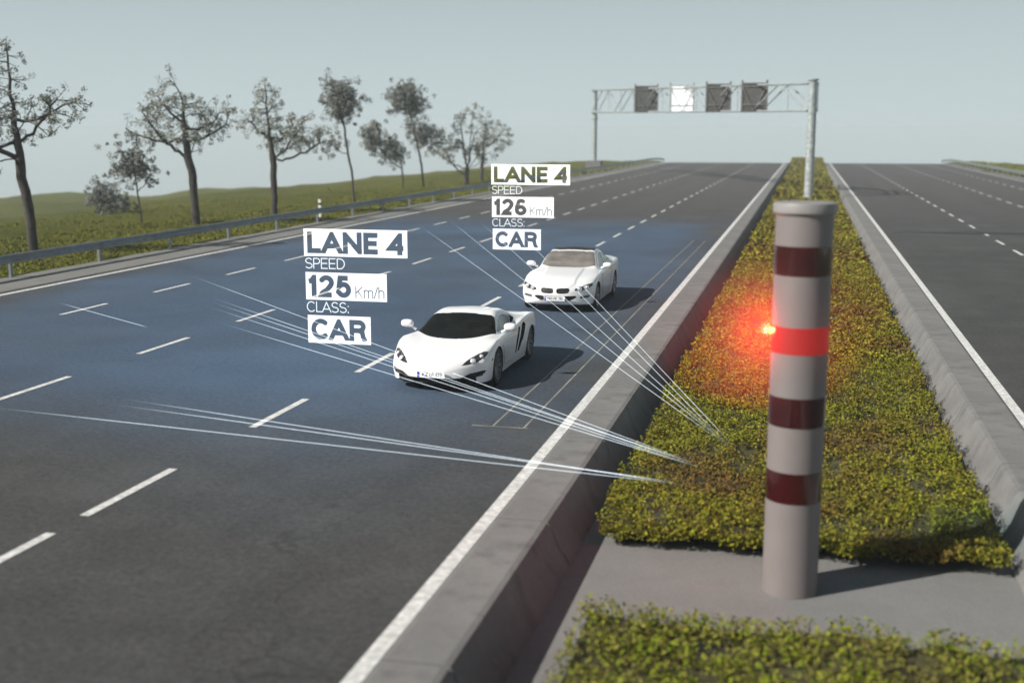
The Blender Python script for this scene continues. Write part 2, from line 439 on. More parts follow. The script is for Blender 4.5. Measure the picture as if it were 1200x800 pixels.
# ------------------------------------------------------------------ planting on the median
def mat_top(x, y):
    z = -.21 + .08*fbm(x, y, .8, 2.0) + .07*fbm(x, y, 2.3, 4.0)
    z += .85*max(0, min(1, (y-150)/45))**2
    return z + float(crest(y))
def edge_x(y, side):
    w = 2.34 + .10*fbm(side*5, y, .9, 1.7) + .10*fbm(side*9, y, 2.8, 6.1)
    if side > 0: w += .06
    if y < 12: w = (2.02 if side < 0 else 2.5) + .07*fbm(side*5, y, 1.4, 1.7)
    return side*w
SOIL = plain('dark_soil', (.016,.013,.010), .95, var=.5, scale=8)
BASE = plain('plant_litter', (.045,.042,.012), .95, var=.6, scale=7)
def front_y(x): return 14.0 + .05*fbm(x, 1, 1.5, 2.0)
def cover_bed(y0, y1, hole_front, name, recess=.28):
    # low slab: bumpy top, dark recessed soil beneath
    ys = np.concatenate([np.arange(y0, min(y1, 40), .3), np.arange(max(40, y0), y1+.1, 2.0)]) if y1 > 40 else np.linspace(y0, y1, 18)
    v = []; f = []; n = 14
    for y in ys:
        a, b = edge_x(y, -1)+.1, edge_x(y, 1)-.1
        for i in range(n):
            x = a+(b-a)*i/(n-1); v.append((x, y, mat_top(x, y)-.05))
    m = len(ys)
    for j in range(m-1):
        for i in range(n-1): f.append((j*n+i, j*n+i+1, (j+1)*n+i+1, (j+1)*n+i))
    t = len(v)
    for y in ys:
        a, b = edge_x(y, -1)+.1, edge_x(y, 1)-.1
        for i in range(n): x = a+(b-a)*i/(n-1); v.append((x, y, mat_top(x, y)-.12))
    for j in range(m-1):
        for i in range(n-1): f.append((t+j*n+i, t+(j+1)*n+i, t+(j+1)*n+i+1, t+j*n+i+1))
    for i in range(n-1): f.append((i, t+i, t+i+1, i+1)); f.append(((m-1)*n+i, (m-1)*n+i+1, t+(m-1)*n+i+1, t+(m-1)*n+i))
    for j in range(m-1): f.append((j*n, (j+1)*n, t+(j+1)*n, t+j*n)); f.append((j*n+n-1, t+j*n+n-1, t+(j+1)*n+n-1, (j+1)*n+n-1))
    return mesh_obj(name, v, f, BASE)
tag(cover_bed(14.1, 222, True, 'planting_mat'), kind='structure')
tag(cover_bed(2.0, 11.25, False, 'planting_mat'), kind='structure')
mb = MB(); mb.box(-2.1, 2.2, 14.42, 190, -.497, -.30); mb.box(-1.75, 2.1, 2, 10.95, -.497, -.30)
tag(mb.build('planting_soil', SOIL), kind='structure')

def leaf_cloud(xy, size, zfun, lift=(0,.09), tilt=.9):
    n = len(xy)
    z = np.array([zfun(x, y) for x, y in xy]) + rng.uniform(lift[0], lift[1], n)**1.0
    c = np.column_stack([xy, z])
    nrm = np.column_stack([rng.normal(0, tilt, n), rng.normal(0, tilt, n), np.ones(n)]); nrm /= np.linalg.norm(nrm, axis=1)[:, None]
    r = rng.normal(size=(n, 3)); u = np.cross(nrm, r); u /= np.linalg.norm(u, axis=1)[:, None]; w = np.cross(nrm, u)
    s = (size*rng.uniform(.6, 1.3, n))[:, None]
    q = np.empty((n, 4, 3)); q[:,0] = c - u*s; q[:,1] = c - w*s*.55; q[:,2] = c + u*s + nrm*s*.2; q[:,3] = c + w*s*.55
    return q.reshape(-1, 3)
def sample(y0, y1, dens):
    n = int((y1-y0)*5.2*dens); y = rng.uniform(y0, y1, n); x = rng.uniform(-2.65, 2.65, n)
    keep = np.array([(edge_x(b, -1) < a < edge_x(b, 1)) for a, b in zip(x, y)])
    cl = np.array([fbm(a, b, 3.2, 7.7) for a, b in zip(x, y)])
    keep &= rng.uniform(-.55, .25, n) < cl
    return np.column_stack([x, y])[keep]
COVER = leaf_mat('ground_cover_leaves', [(0.155,0.159,0.014),(0.072,0.090,0.010),(0.227,0.230,0.020),(0.122,0.148,0.012),(0.282,0.257,0.031),(0.099,0.071,0.020),(0.188,0.181,0.019)], .42, (.13,.070,.026), .85)
parts = []
s = sample(13.95, 26, 2700); s = s[[b > front_y(a) for a, b in s]]; parts.append(leaf_cloud(s, .025, mat_top, (-.08,.11)))
parts.append(leaf_cloud(sample(26, 45, 1000), .041, mat_top, (-.06,.12)))
parts.append(leaf_cloud(sample(45, 90, 190), .10, mat_top, (-.04,.14)))
parts.append(leaf_cloud(sample(90, 222, 45), .20, mat_top, (-.04,.20)))
# leaves hanging over the front edge and the ragged sides
k = 4200; xs = rng.uniform(-2.3, 2.45, k); parts.append(leaf_cloud(np.column_stack([xs, rng.uniform(13.92, 14.12, k)]), .027, mat_top, (-.13,.04)))
tag(quads_obj('ground_cover', np.concatenate(parts), COVER), kind='stuff')
s = sample(6.5, 11.38, 2600); s = s[[b < 11.34 + .06*fbm(a, 2, 1.7) for a, b in s]]
NEARCOVER = leaf_mat('near_cover_leaves', [(0.166,0.186,0.016),(0.077,0.104,0.010),(0.221,0.241,0.022),(0.111,0.170,0.012),(0.232,0.208,0.046),(0.111,0.082,0.031),(0.155,0.181,0.016)], .55, (.12,.085,.04), .5)
tag(quads_obj('ground_cover', leaf_cloud(s, .027, mat_top, (-.09,.11)), NEARCOVER), kind='stuff')

# rough grass along the left verge and on the meadow
def tufts(n, x0, x1, y0, y1, h):
    x = x0 + (x1-x0)*rng.uniform(0, 1, n)**1.5; y = y0 + (y1-y0)*rng.uniform(0, 1, n)**1.4
    z = np.array([(left_h(a, b) if a < 0 else right_h(a, b)) for a, b in zip(x, y)]) + crest(y)
    c = np.column_stack([x, y, z-.03]); hh = (h*rng.uniform(.5, 1.4, n))
    t = np.column_stack([rng.normal(0, .35, n), rng.normal(0, .35, n), np.ones(n)])*hh[:, None]
    a = rng.uniform(0, 2*np.pi, n); u = np.column_stack([np.cos(a), np.sin(a), 0*a])*(hh*.45)[:, None]
    q = np.empty((n, 4, 3)); q[:,0] = c-u*.5; q[:,1] = c+u*.5; q[:,2] = c+t+u*.9; q[:,3] = c+t*.8-u*.9
    return q.reshape(-1, 3)
MEADOWLEAF = leaf_mat('meadow_grass', [(.115,.13,.012),(.18,.178,.022),(.09,.105,.011),(.21,.195,.032),(.14,.15,.015)], .12, (.06,.07,.010), .6)
tag(quads_obj('meadow_grass', np.concatenate([tufts(34000, -24.9, -34, 24, 130, .075), tufts(14000, -28, -60, 28, 160, .09), tufts(5000, 22.6, 27, 60, 215, .2), tufts(7000, -24.9, -30, 110, 215, .22)]), MEADOWLEAF), kind='stuff')

# ------------------------------------------------------------------ guard rails
def guard_rail(x, y0, y1, face, label, step):
    root = empty('guard_rail', (x, y0, 0), label, 'guard rail')
    prof = [(0,.45),(.05,.47),(.07,.51),(.05,.55),(.01,.585),(.01,.615),(.05,.65),(.07,.69),(.05,.73),(0,.75),(-.03,.75),(-.012,.60),(-.03,.45)]
    ys = np.concatenate([np.arange(y0, min(y1, 190), 4), np.arange(max(y0, 190), y1+.1, 4)]); v = []; f = []; n = len(prof)
    for y in ys:
        for a, z in prof: v.append((face*a, y-y0, z+float(crest(y))))
    for j in range(len(ys)-1):
        for i in range(n):
            k = (i+1) % n; f.append((j*n+i, j*n+k, (j+1)*n+k, (j+1)*n+i))
    smooth_angle(mesh_obj('rail', v, f, M['steel'], root), 50)
    mb = MB(); mb.box(-.05, .05, -.06, .06, -.4, .70, .012); mb.box(face*.0-.03, face*.0+.03, -.14, .14, .50, .70, .008)
    p0 = None
    for y in np.arange(y0+1.2, y1, step):
        if p0 is None: p = p0 = mb.build('post', M['steel'], root)
        else: p = p0.copy(); COL.objects.link(p); p.parent = root
        p.location = (-face*.09, y-y0, float(crest(y)))
    return root
guard_rail(-24.55, 17.0, 214, 1, 'galvanised steel guard rail along the grass verge left of the road', 5.0)
guard_rail(21.95, 60, 214, -1, 'distant guard rail on the right side of the far carriageway', 4.0)

# small white marker post behind the rail
root = empty('marker_post', (-26.1, 62.0, left_h(-26.1, 62.0)), 'small white marker post standing behind the left guard rail', 'marker post')
mb = MB(); mb.add([(-.07,-.05,0),(.07,-.05,0),(.07,.05,0),(-.07,.05,0),(-.07,-.05,1.0),(.07,-.05,.95),(.07,.05,.95),(-.07,.05,1.0)], [(3,2,1,0),(4,5,6,7),(0,1,5,4),(1,2,6,5),(2,3,7,6),(3,0,4,7)])
mb.build('post', plain('marker_white', (.75,.75,.74), .5), root)
MB().box(-.074,.074,-.054,.054,.66,.80,.004).build('band', M['dark'], root)

# ------------------------------------------------------------------ trees
BARK = plain('bark', (.050,.042,.036), .95, var=.5, scale=5, bump=.6)
def blossom(name, k):
    return leaf_mat(name, [tuple(c*k*2.6 for c in q) for q in [(.13,.14,.125),(.055,.06,.052),(.24,.245,.225),(.09,.095,.085),(.17,.175,.16),(.07,.072,.065)]])
LEAF_A = blossom('grey_foliage', 1.0); LEAF_B = blossom('dark_grey_foliage', .62)

def grow(trunk, blobs, n_att, step, seed, infl=3.0, kill=.7):
    """space colonisation: limbs grow from a trunk polyline towards points spread through the crown"""
    g = np.random.default_rng(seed)
    att = []
    tot = sum(b[3]*b[4]*b[5] for b in blobs)
    for (x, y, z, rx, ry, rz) in blobs:
        m = max(6, int(n_att*rx*ry*rz/tot))
        d = g.normal(size=(m, 3)); d /= np.linalg.norm(d, axis=1)[:, None]; r = g.uniform(.35, 1, m)**(1/2.2)
        att.append(d*r[:, None]*np.array([rx, ry, rz]) + np.array([x, y, z]))
    att = np.concatenate(att)
    P = []; par = []
    t = [np.array(p, float) for p in trunk]
    P.append(t[0]); par.append(-1)
    for a, b in zip(t[:-1], t[1:]):
        k = max(1, int(np.linalg.norm(b-a)/step))
        for i in range(1, k+1):
            P.append(a+(b-a)*i/k + g.normal(0, .02, 3)); par.append(len(P)-2)
    nt = len(P); top = t[-1][2]
    lo = min(b[2]-b[5] for b in blobs)
    for (bx, by, bz, rx, ry, rz) in sorted(blobs, key=lambda b: b[2]):
        A = np.array(P[:nt]); hd = np.hypot(A[:, 0]-bx, A[:, 1]-by)
        want = np.clip(bz - .95*hd, .42*top if top > 3 else .3*top, .92*top)
        i0 = int(np.argmin(np.abs(A[:, 2]-want) + .05*hd))
        if hd[i0] < .35 and bz < top: continue
        for jj in range(2 if rx > 1.0 else 1):
            tgt = np.array([bx, by, bz]) + (g.normal(0, .38, 3)*np.array([rx, ry, rz]) if jj or rx > 1.0 else 0)
            s0 = P[i0 + (0 if jj == 0 else min(nt-1-i0, int(g.integers(1, 4))))] if i0 < nt-1 else P[i0]
            pi = next(q for q in range(nt) if P[q] is s0)
            d = tgt-s0; k = max(3, int(np.linalg.norm(d)/step)); prev = pi
            for q in range(1, k+1):
                f = q/k; p = s0 + d*f + np.array([0, 0, .10*np.linalg.norm(d)*math.sin(math.pi*f)*(-1 if d[2] > 0 else 1)]) + g.normal(0, .045, 3)*(q < k)
                P.append(p); par.append(prev); prev = len(P)-1
    start = int(nt*.5)
    live = np.ones(len(att), bool); hits = []
    for it in range(140):
        if not live.any(): break
        A = np.array(P); idx = np.where(live)[0]
        D = np.linalg.norm(att[idx][:, None]-A[None, start:], axis=2)
        near = D.argmin(1)+start; dm = D.min(1)
        done = dm < kill
        for q, nn in zip(idx[done], near[done]): hits.append((q, nn)); live[q] = False
        idx, near, dm = idx[~done], near[~done], dm[~done]
        if len(idx) == 0: break
        ok = dm < infl*(1+it*.05)
        if not ok.any(): ok = dm <= dm.min()+1e-6
        for nn in np.unique(near[ok]):
            v = att[idx[ok & (near == nn)]]-A[nn]; d = (v/np.linalg.norm(v, axis=1)[:, None]).sum(0)
            pd = A[nn]-A[par[nn]] if par[nn] >= 0 else np.array([0, 0, 1.])
            d = d/(np.linalg.norm(d)+1e-6) + np.array([0, 0, .22]) + .35*pd/(np.linalg.norm(pd)+1e-6) + g.normal(0, .16, 3); d /= np.linalg.norm(d)
            P.append(A[nn]+d*step); par.append(int(nn))
        if len(P) > 2600: break
    return np.array(P), np.array(par), att, hits

def tree(loc, trunk, blobs, label, r0, n_att=150, leaf=None, clump_r=.24, clumps_per=1, quads=34, seed=1, name='tree', cat='tree', tipr=.012, lsize=.055):
    root = empty(name, loc, label, cat, 'bare limbed grey trees along the left verge')
    step = .28
    P, par, att, hits = grow(trunk, blobs, n_att, step, seed)
    for i in range(len(hits)):
        P = np.vstack([P, att[hits[i][0]]]); par = np.append(par, hits[i][1])
    n = len(P); kids = [[] for _ in range(n)]
    for i, p in enumerate(par):
        if p >= 0: kids[p].append(i)
    rad = np.zeros(n)
    for i in range(n-1, -1, -1):
        pass
    order = []; stack = [0]
    while stack:
        i = stack.pop(); order.append(i); stack += kids[i]
    for i in reversed(order):
        rad[i] = tipr if not kids[i] else (sum(rad[k]**2.15 for k in kids[i]))**(1/2.15)
    rad *= 1.0; sc = r0/rad[0]
    r0 *= .82; sc *= .82; rad = np.maximum(tipr*.75, rad*(1 + (sc-1)*(rad/rad[0])**1.2))
    rad[0] *= 1.35
    # tubes along chains; trunk chain separate from limbs
    mbT = MB(); mbL = MB()
    todo = [(0, -1)]; first = True
    while todo:
        i, prev = todo.pop()
        ch = [prev] if prev >= 0 else []
        ch.append(i); c = i
        while kids[c]:
            ks = sorted(kids[c], key=lambda k: -rad[k]); 
            for k in ks[1:]: todo.append((k, c))
            c = ks[0]; ch.append(c)
        if len(ch) < 2: continue
        rr = [rad[k] for k in ch]
        if prev >= 0: rr[0] = min(rr[0], rr[1]*1.15)
        (mbT if first else mbL).tube([P[k] for k in ch], rr, 8 if rr[0] > .06 else 5)
        first = False
    mbT.add(mbL.v, mbL.f).build('trunk', BARK, root, True)
    g = np.random.default_rng(seed+50)
    tips = [i for i in range(n) if not kids[i]]
    ctr = P[tips]
    ctr = np.concatenate([ctr + g.normal(0, .10, ctr.shape)] + [ctr + g.normal(0, .42, ctr.shape) for _ in range(clumps_per-1)])
    rr = clump_r*g.uniform(.6, 1.25, len(ctr))
    m = len(ctr)*quads
    d = g.normal(size=(m, 3)); d /= np.linalg.norm(d, axis=1)[:, None]
    off = d*(g.uniform(.15, 1, m)**.5)[:, None]*np.repeat(rr, quads)[:, None]
    c = np.repeat(ctr, quads, axis=0)+off
    nr = d + g.normal(0, .5, (m, 3)); nr /= np.linalg.norm(nr, axis=1)[:, None]
    u = np.cross(nr, g.normal(size=(m, 3))); u /= np.linalg.norm(u, axis=1)[:, None]; w = np.cross(nr, u)
    s = (lsize*g.uniform(.6, 1.3, m))[:, None]
    q = np.empty((m, 4, 3)); q[:,0] = c-u*s; q[:,1] = c-w*s*.7; q[:,2] = c+u*s; q[:,3] = c+w*s*.7
    quads_obj('crown', q.reshape(-1, 3), leaf or LEAF_A, root)
    return root

YAW = R(13.73)
def px_tree(base, scale, loc, trunk, blobs, label, **kw):
    """sizes taken in units of 1/scale metre, measured from the trunk base; crowns are as deep as they are wide"""
    ca, sa = math.cos(YAW), math.sin(YAW)
    g = np.random.default_rng(kw.get('seed', 1)+900)
    def cv(u, v, b=0): a = (u-base[0])/scale; return (a*ca - b*sa, a*sa + b*ca, (base[1]-v)/scale)
    t = [cv(*p, b=g.normal(0, .05) if i else 0) for i, p in enumerate(trunk)]
    t[0] = (t[0][0], t[0][1], -.35)
    bl = []
    for (u, v, ru, rv) in blobs:
        b = g.normal(0, .35)*ru/scale
        x, y, z = cv(u, v, b); bl.append((x, y, z, ru/scale, ru/scale*.95, rv/scale))
    z0 = left_h(*loc)
    return tree((loc[0], loc[1], z0), t, bl, label, **kw)

px_tree((40,295), 30.4, (-29.2,40.8), [(40,295),(38,244),(31,210),(32,180),(27,140),(27,105),(25,52)],
        [(24,95,26,34),(78,128,36,24),(-14,150,46,40),(42,140,36,28),(-6,196,16,10),(26,58,7,8)],
        'largest tree, thick dark trunk behind the guard rail at the left edge of the photo', r0=.23, n_att=230, seed=3, clump_r=.19, clumps_per=1, quads=26, lsize=.045)
px_tree((158,262), 23.1, (-33.0,55.2), [(158,262),(156,240),(153,215),(151,195)],
        [(149,192,17,13),(171,203,9,7),(150,178,7,6)], 'small slender young tree left of the second big tree', r0=.05, n_att=70, seed=5, clump_r=.17, clumps_per=3, quads=30, leaf=LEAF_B, tipr=.010, lsize=.05)
px_tree((230,262), 23.1, (-30.4,56), [(230,262),(228,205),(224,185),(221,150),(219,115),(206,82)],
        [(218,140,46,30),(174,150,24,26),(258,132,28,24),(207,92,12,14),(195,118,22,18),(240,160,26,16)],
        'wide crowned tree between the small slender tree and the third big tree', r0=.26, n_att=260, seed=8, clump_r=.22, clumps_per=1, quads=26, lsize=.05)
px_tree((320,250), 20.4, (-30.0,64.5), [(320,250),(321,205),(321,185),(317,155),(315,120),(314,92)],
        [(315,130,20,40),(296,142,18,18),(354,150,26,22),(376,166,15,14),(330,160,28,18)],
        'tall grey tree with pointed top standing fourth from the left', r0=.24, n_att=230, seed=11, clump_r=.24, clumps_per=1, quads=26, lsize=.055)
px_tree((415,238), 17.7, (-29.3,75.5), [(415,238),(413,205),(409,180),(405,150),(398,120),(393,100)],
        [(403,122,16,18),(393,98,5,6),(391,170,9,7),(412,116,9,10)], 'slim tree with a high small crown, left of the twin thin trunks', r0=.10, n_att=90, seed=14, clump_r=.24, clumps_per=4, quads=30, leaf=LEAF_B, lsize=.06)
px_tree((470,217), 13.0, (-35.2,103), [(470,217),(468,190),(463,175),(448,166)],
        [(434,160,11,13),(458,172,11,12)], 'low crowned thin tree, left one of the twin thin trunks', r0=.10, n_att=70, seed=17, clump_r=.30, clumps_per=4, quads=30, leaf=LEAF_B, lsize=.08)
px_tree((487,217), 13.0, (-33.6,104), [(487,217),(484,190),(479,165),(472,135),(468,112)],
        [(468,116,20,15),(480,153,14,13),(501,158,9,9),(466,106,10,8)], 'taller thin tree with round crown, right one of the twin thin trunks', r0=.12, n_att=120, seed=19, clump_r=.32, clumps_per=4, quads=30, leaf=LEAF_B, lsize=.08)
px_tree((548,217), 12.6, (-31.0,108.8), [(548,217),(548,207),(549,198)],
        [(514,172,20,16),(552,158,22,30),(530,178,20,14),(556,132,10,10),(572,178,16,16)], 'spreading tree with several limbs from its base, by the end of the meadow', r0=.30, n_att=130, seed=23, clump_r=.32, clumps_per=1, quads=26, lsize=.08)
px_tree((582,205), 12.0, (-31.5,116), [(582,205),(583,185),(585,165),(588,130)],
        [(600,152,20,20),(588,132,9,14),(582,168,14,12)], 'rightmost tree, its open crown leaning toward the road', r0=.22, n_att=90, seed=27, clump_r=.32, clumps_per=1, quads=26, lsize=.08)
px_tree((131,247), 19.0, (-41.5,66.0), [(131,247),(131,242)],
        [(122,226,9,12),(140,236,8,9)], 'low grey bush on the meadow left of the small slender tree', r0=.06, n_att=50, seed=31, clump_r=.22, clumps_per=4, quads=30, leaf=LEAF_B, lsize=.06, tipr=.012, cat='bush', name='bush')


# ------------------------------------------------------------------ sign gantry
GA, GB = Vector((-26.0, 150.0, 0)), Vector((.2, 91.0, 0))      # it crosses the carriageway askew, its beam tapering towards the median
GD = (GB-GA); GL = GD.length; GD = GD/GL; GNRM = Vector((GD.y, -GD.x, 0))
def gtop(t): return 9.95 + (8.15-9.95)*t
def gbot(t): return 7.25 + (6.20-7.25)*t
def gantry():
    root = empty('sign_gantry', GA, 'grey steel lattice gantry spanning the road with four sign boxes', 'gantry')
    P = lambda t, z, d=0: tuple(GD*GL*t + GNRM*d + Vector((0, 0, z)))
    MB().box(-.95, .95, -.8, .8, -.6, 1.3, .06).build('footing', M['concrete'], root)
    mb = MB(); mb.tube([(0,0,1.3),(0,0,10.1)], .30, 14); mb.lathe([(.30,6.35),(.40,6.4),(.40,6.6),(.30,6.65)], 14)
    smooth_angle(mb.build('post', M['post_steel'], root))
    e = P(1, 0); mb = MB(); mb.tube([(e[0],e[1],-.6),(e[0],e[1],8.4)], [.34,.31], 18); mb.lathe([(.31,8.36),(.42,8.38),(.42,8.46),(0.01,8.5)], 18, c=(e[0],e[1],0))
    smooth_angle(mb.build('post', M['post_steel'], root))
    for fz in (gbot, gtop):
        mb = MB()
        for d in (-.4, .4): mb.tube([P(0,fz(0),d), P(1,fz(1),d)], [.11,.075], 8)
        for q in range(1, 24): t = q/24; mb.tube([P(t,fz(t),-.4), P(t,fz(t),.4)], .05, 6)
        smooth_angle(mb.build('chord', M['post_steel'], root))
    n = 12
    for i in range(n):
        mb = MB(); a, b = (gbot, gtop) if i % 2 == 0 else (gtop, gbot); t0, t1 = i/n, (i+1)/n
        for d in (-.4, .4): mb.tube([P(t0,a(t0),d), P(t1,b(t1),d)], .065, 6)
        mb.tube([P(t1,a(t1),-.4), P(t1,b(t1),-.4)], .035, 5)
        smooth_angle(mb.build('lattice_brace', M['post_steel'], root))
    return root
gantry()
DSIGN = plain('sign_back', (.085,.080,.076), .7, var=.25, scale=2)
DSIGN2 = plain('sign_back_ribs', (.14,.138,.134), .6, var=.25, scale=2)
WSIGN = lamp_mat('white_sign_emissive', (1,1,1), .45, (.8,.8,.8))  # white panel with some emission on top of its base colour
for t, white, lab in ((.379, False, 'dark sign box at the left end of the gantry beam'), (.563, True, 'bright white sign box on the gantry beam, the only light one'),
                      (.719, False, 'dark sign box right beside the white one on the gantry'), (.849, False, 'dark sign box on the gantry nearest the thick right post')):
    p = GA + GD*GL*t + GNRM*.62; k = 1.03 - .33*t
    r = empty('gantry_sign', (p.x, p.y, gbot(t)-.1), lab, 'sign box', 'sign boxes on the gantry')
    hw = 1.22*k; h = (gtop(t)-gbot(t))+.1+.52*k; ang = math.atan2(p.x, p.y)*-1
    r.rotation_euler = (0, 0, ang)
    MB().box(-hw, hw, -.02, .25, .12, h-.2, .04).build('panel', WSIGN if white else DSIGN, r)
    mb = MB()
    for sx in (-hw-.06, hw+.06): mb.box(sx-.08, sx+.08, -.09, .30, 0, h, .02)
    for z in (.0, .22*h, .78*h, h-.32): mb.box(-hw+.03, hw-.03, -.085, -.025, z, z+.11, .01)
    mb.tube([(-hw,-.08,.78*h),(0,-.08,.12),(hw,-.08,.78*h)], .05, 6)
    mb.build('frame', M['post_steel'] if white else DSIGN2, r)

# ------------------------------------------------------------------ speed camera tower
def tower():
    root = empty('speed_camera_tower', (0, 13.05, -.5), 'tall round grey speed camera tower with dark red bands and lit red flash', 'speed camera')
    body = plain('tower_grey', (.19,.166,.162), .55, var=.05, scale=3, bump=.02)
    Z = lambda z: z+.5
    mb = MB(); mb.lathe([(.302,0),(.302,.03),(.30,.05),(.300,Z(.50)),(.300,Z(3.66))], 64)
    smooth_angle(mb.build('column', body, root))
    mb = MB(); mb.lathe([(.300,Z(3.66)),(.318,Z(3.68)),(.331,Z(3.695)),(.332,Z(3.785)),(.327,Z(3.795)),(.30,Z(3.80)),(.001,Z(3.805))], 64)
    smooth_angle(mb.build('cap', plain('cap_grey', (.235,.225,.22), .5, var=.06), root))
    m, n, l, b = new_mat('dark_red_glass')
    obj, st = mapped(n, l, (1, 1, 22)); f = noise(n, l, st, 2.2, 6, .7)
    l.new(mixc(n, l, mrange(n, l, f, .35, .75), (.016,.002,.003), (.062,.005,.007)), b.inputs['Base Color']); b.inputs['Roughness'].default_value = .16; b.inputs['Coat Weight'].default_value = .6
    lit = lamp_mat('lit_red_glass', (1, .012, .008), .16, (.25,.01,.01))
    bands = [(3.036,3.348,m,None),(2.204,2.495,lit,'glowing bright red band'),(1.408,1.734,m,None),(.567,.91,m,None)]
    for z0, z1, mm, lab in bands:
        mb = MB(); mb.lathe([(.300,Z(z0)),(.3035,Z(z0)+.004),(.3035,Z(z1)-.004),(.300,Z(z1))], 64)
        o = smooth_angle(mb.build('band', mm, root))
        if lab: o['label'] = lab
    lens = MB()
    lens.lathe([(.0001,-.03),(.018,-.027),(.030,-.015),(.034,0),(.030,.015),(.018,.027),(.0001,.03)], 16, axis='x', c=(-.300,-.02,Z(2.423)))
    smooth_angle(lens.build('flash_lens', lamp_mat('flash_lens_glow', (1,.32,.03), 12, (.3,.1,.02)), root))
    # the flash itself: red light thrown from the lens over the median planting and along the column
    d = bpy.data.lights.new('flash', 'POINT'); d.energy = 42; d.color = (1, .03, .01); d.shadow_soft_size = .01
    o = bpy.data.objects.new('flash_light', d); COL.objects.link(o); o.parent = root; o.location = (-.352, -.03, Z(2.423))
    # made-up ball of scattering volume, added round the lamp to give a red halo
    mb = MB(); v = []
    mb.lathe([(.001,-1.0)]+[(math.sin(math.pi*q/14), -math.cos(math.pi*q/14)) for q in range(1,14)]+[(.001,1.0)], 24)
    flash_halo = mb.build('haze', None); flash_halo.location = (-.36, 13.0, 2.423-.0); flash_halo.scale = (1.0, 1.0, 1.0); flash_halo['kind'] = 'stuff'  # only the added flash halo
    m = bpy.data.materials.new('flash_halo_volume'); m.use_nodes = True; n, l = m.node_tree.nodes, m.node_tree.links; n.remove(n['Principled BSDF'])
    pv = n.new('ShaderNodeVolumeScatter'); pv.inputs['Color'].default_value = (1, .25, .2, 1)
    tc = n.new('ShaderNodeTexCoord'); ln = n.new('ShaderNodeVectorMath'); ln.operation = 'LENGTH'; l.new(tc.outputs['Object'], ln.inputs[0])
    l.new(mrange(n, l, ln.outputs['Value'], .05, .98, .42, 0, True), pv.inputs['Density']); l.new(pv.outputs[0], n['Material Output'].inputs['Volume']); flash_halo.data.materials.append(m)
    d = bpy.data.lights.new('flash_beam', 'SPOT'); d.energy = 14000; d.color = (1, .025, .012); d.spot_size = R(25); d.spot_blend = 1.0; d.shadow_soft_size = .04
    o = bpy.data.objects.new('flash_beam_light', d); COL.objects.link(o); o.parent = root; o.location = (-.352, .03, Z(2.423))
    o.rotation_euler = (Vector((0,0,0)) - Vector((-.48, 11.0, -1.55))).to_track_quat('Z', 'Y').to_euler()
tower()

# ------------------------------------------------------------------ cars
def hermite(xs, ys, xq):
    """monotone cubic interpolation, ys (n,k)"""
    xs = np.asarray(xs, float); ys = np.asarray(ys, float); h = np.diff(xs)[:, None]; d = np.diff(ys, axis=0)/h
    m = np.zeros_like(ys); m[0] = d[0]; m[-1] = d[-1]
    a, b = d[:-1], d[1:]; w1 = 2*h[1:]+h[:-1]; w2 = h[1:]+2*h[:-1]
    with np.errstate(divide='ignore', invalid='ignore'): mm = (w1+w2)/(w1/a+w2/b)
    m[1:-1] = np.where(a*b > 0, mm, 0); m = np.nan_to_num(m)
    i = np.clip(np.searchsorted(xs, xq, side='right')-1, 0, len(xs)-2); t = ((xq-xs[i])/(h[i, 0]))[:, None]; H = h[i]
    return (1+2*t)*(1-t)**2*ys[i] + t*(1-t)**2*H*m[i] + t*t*(3-2*t)*ys[i+1] + t*t*(t-1)*H*m[i+1]

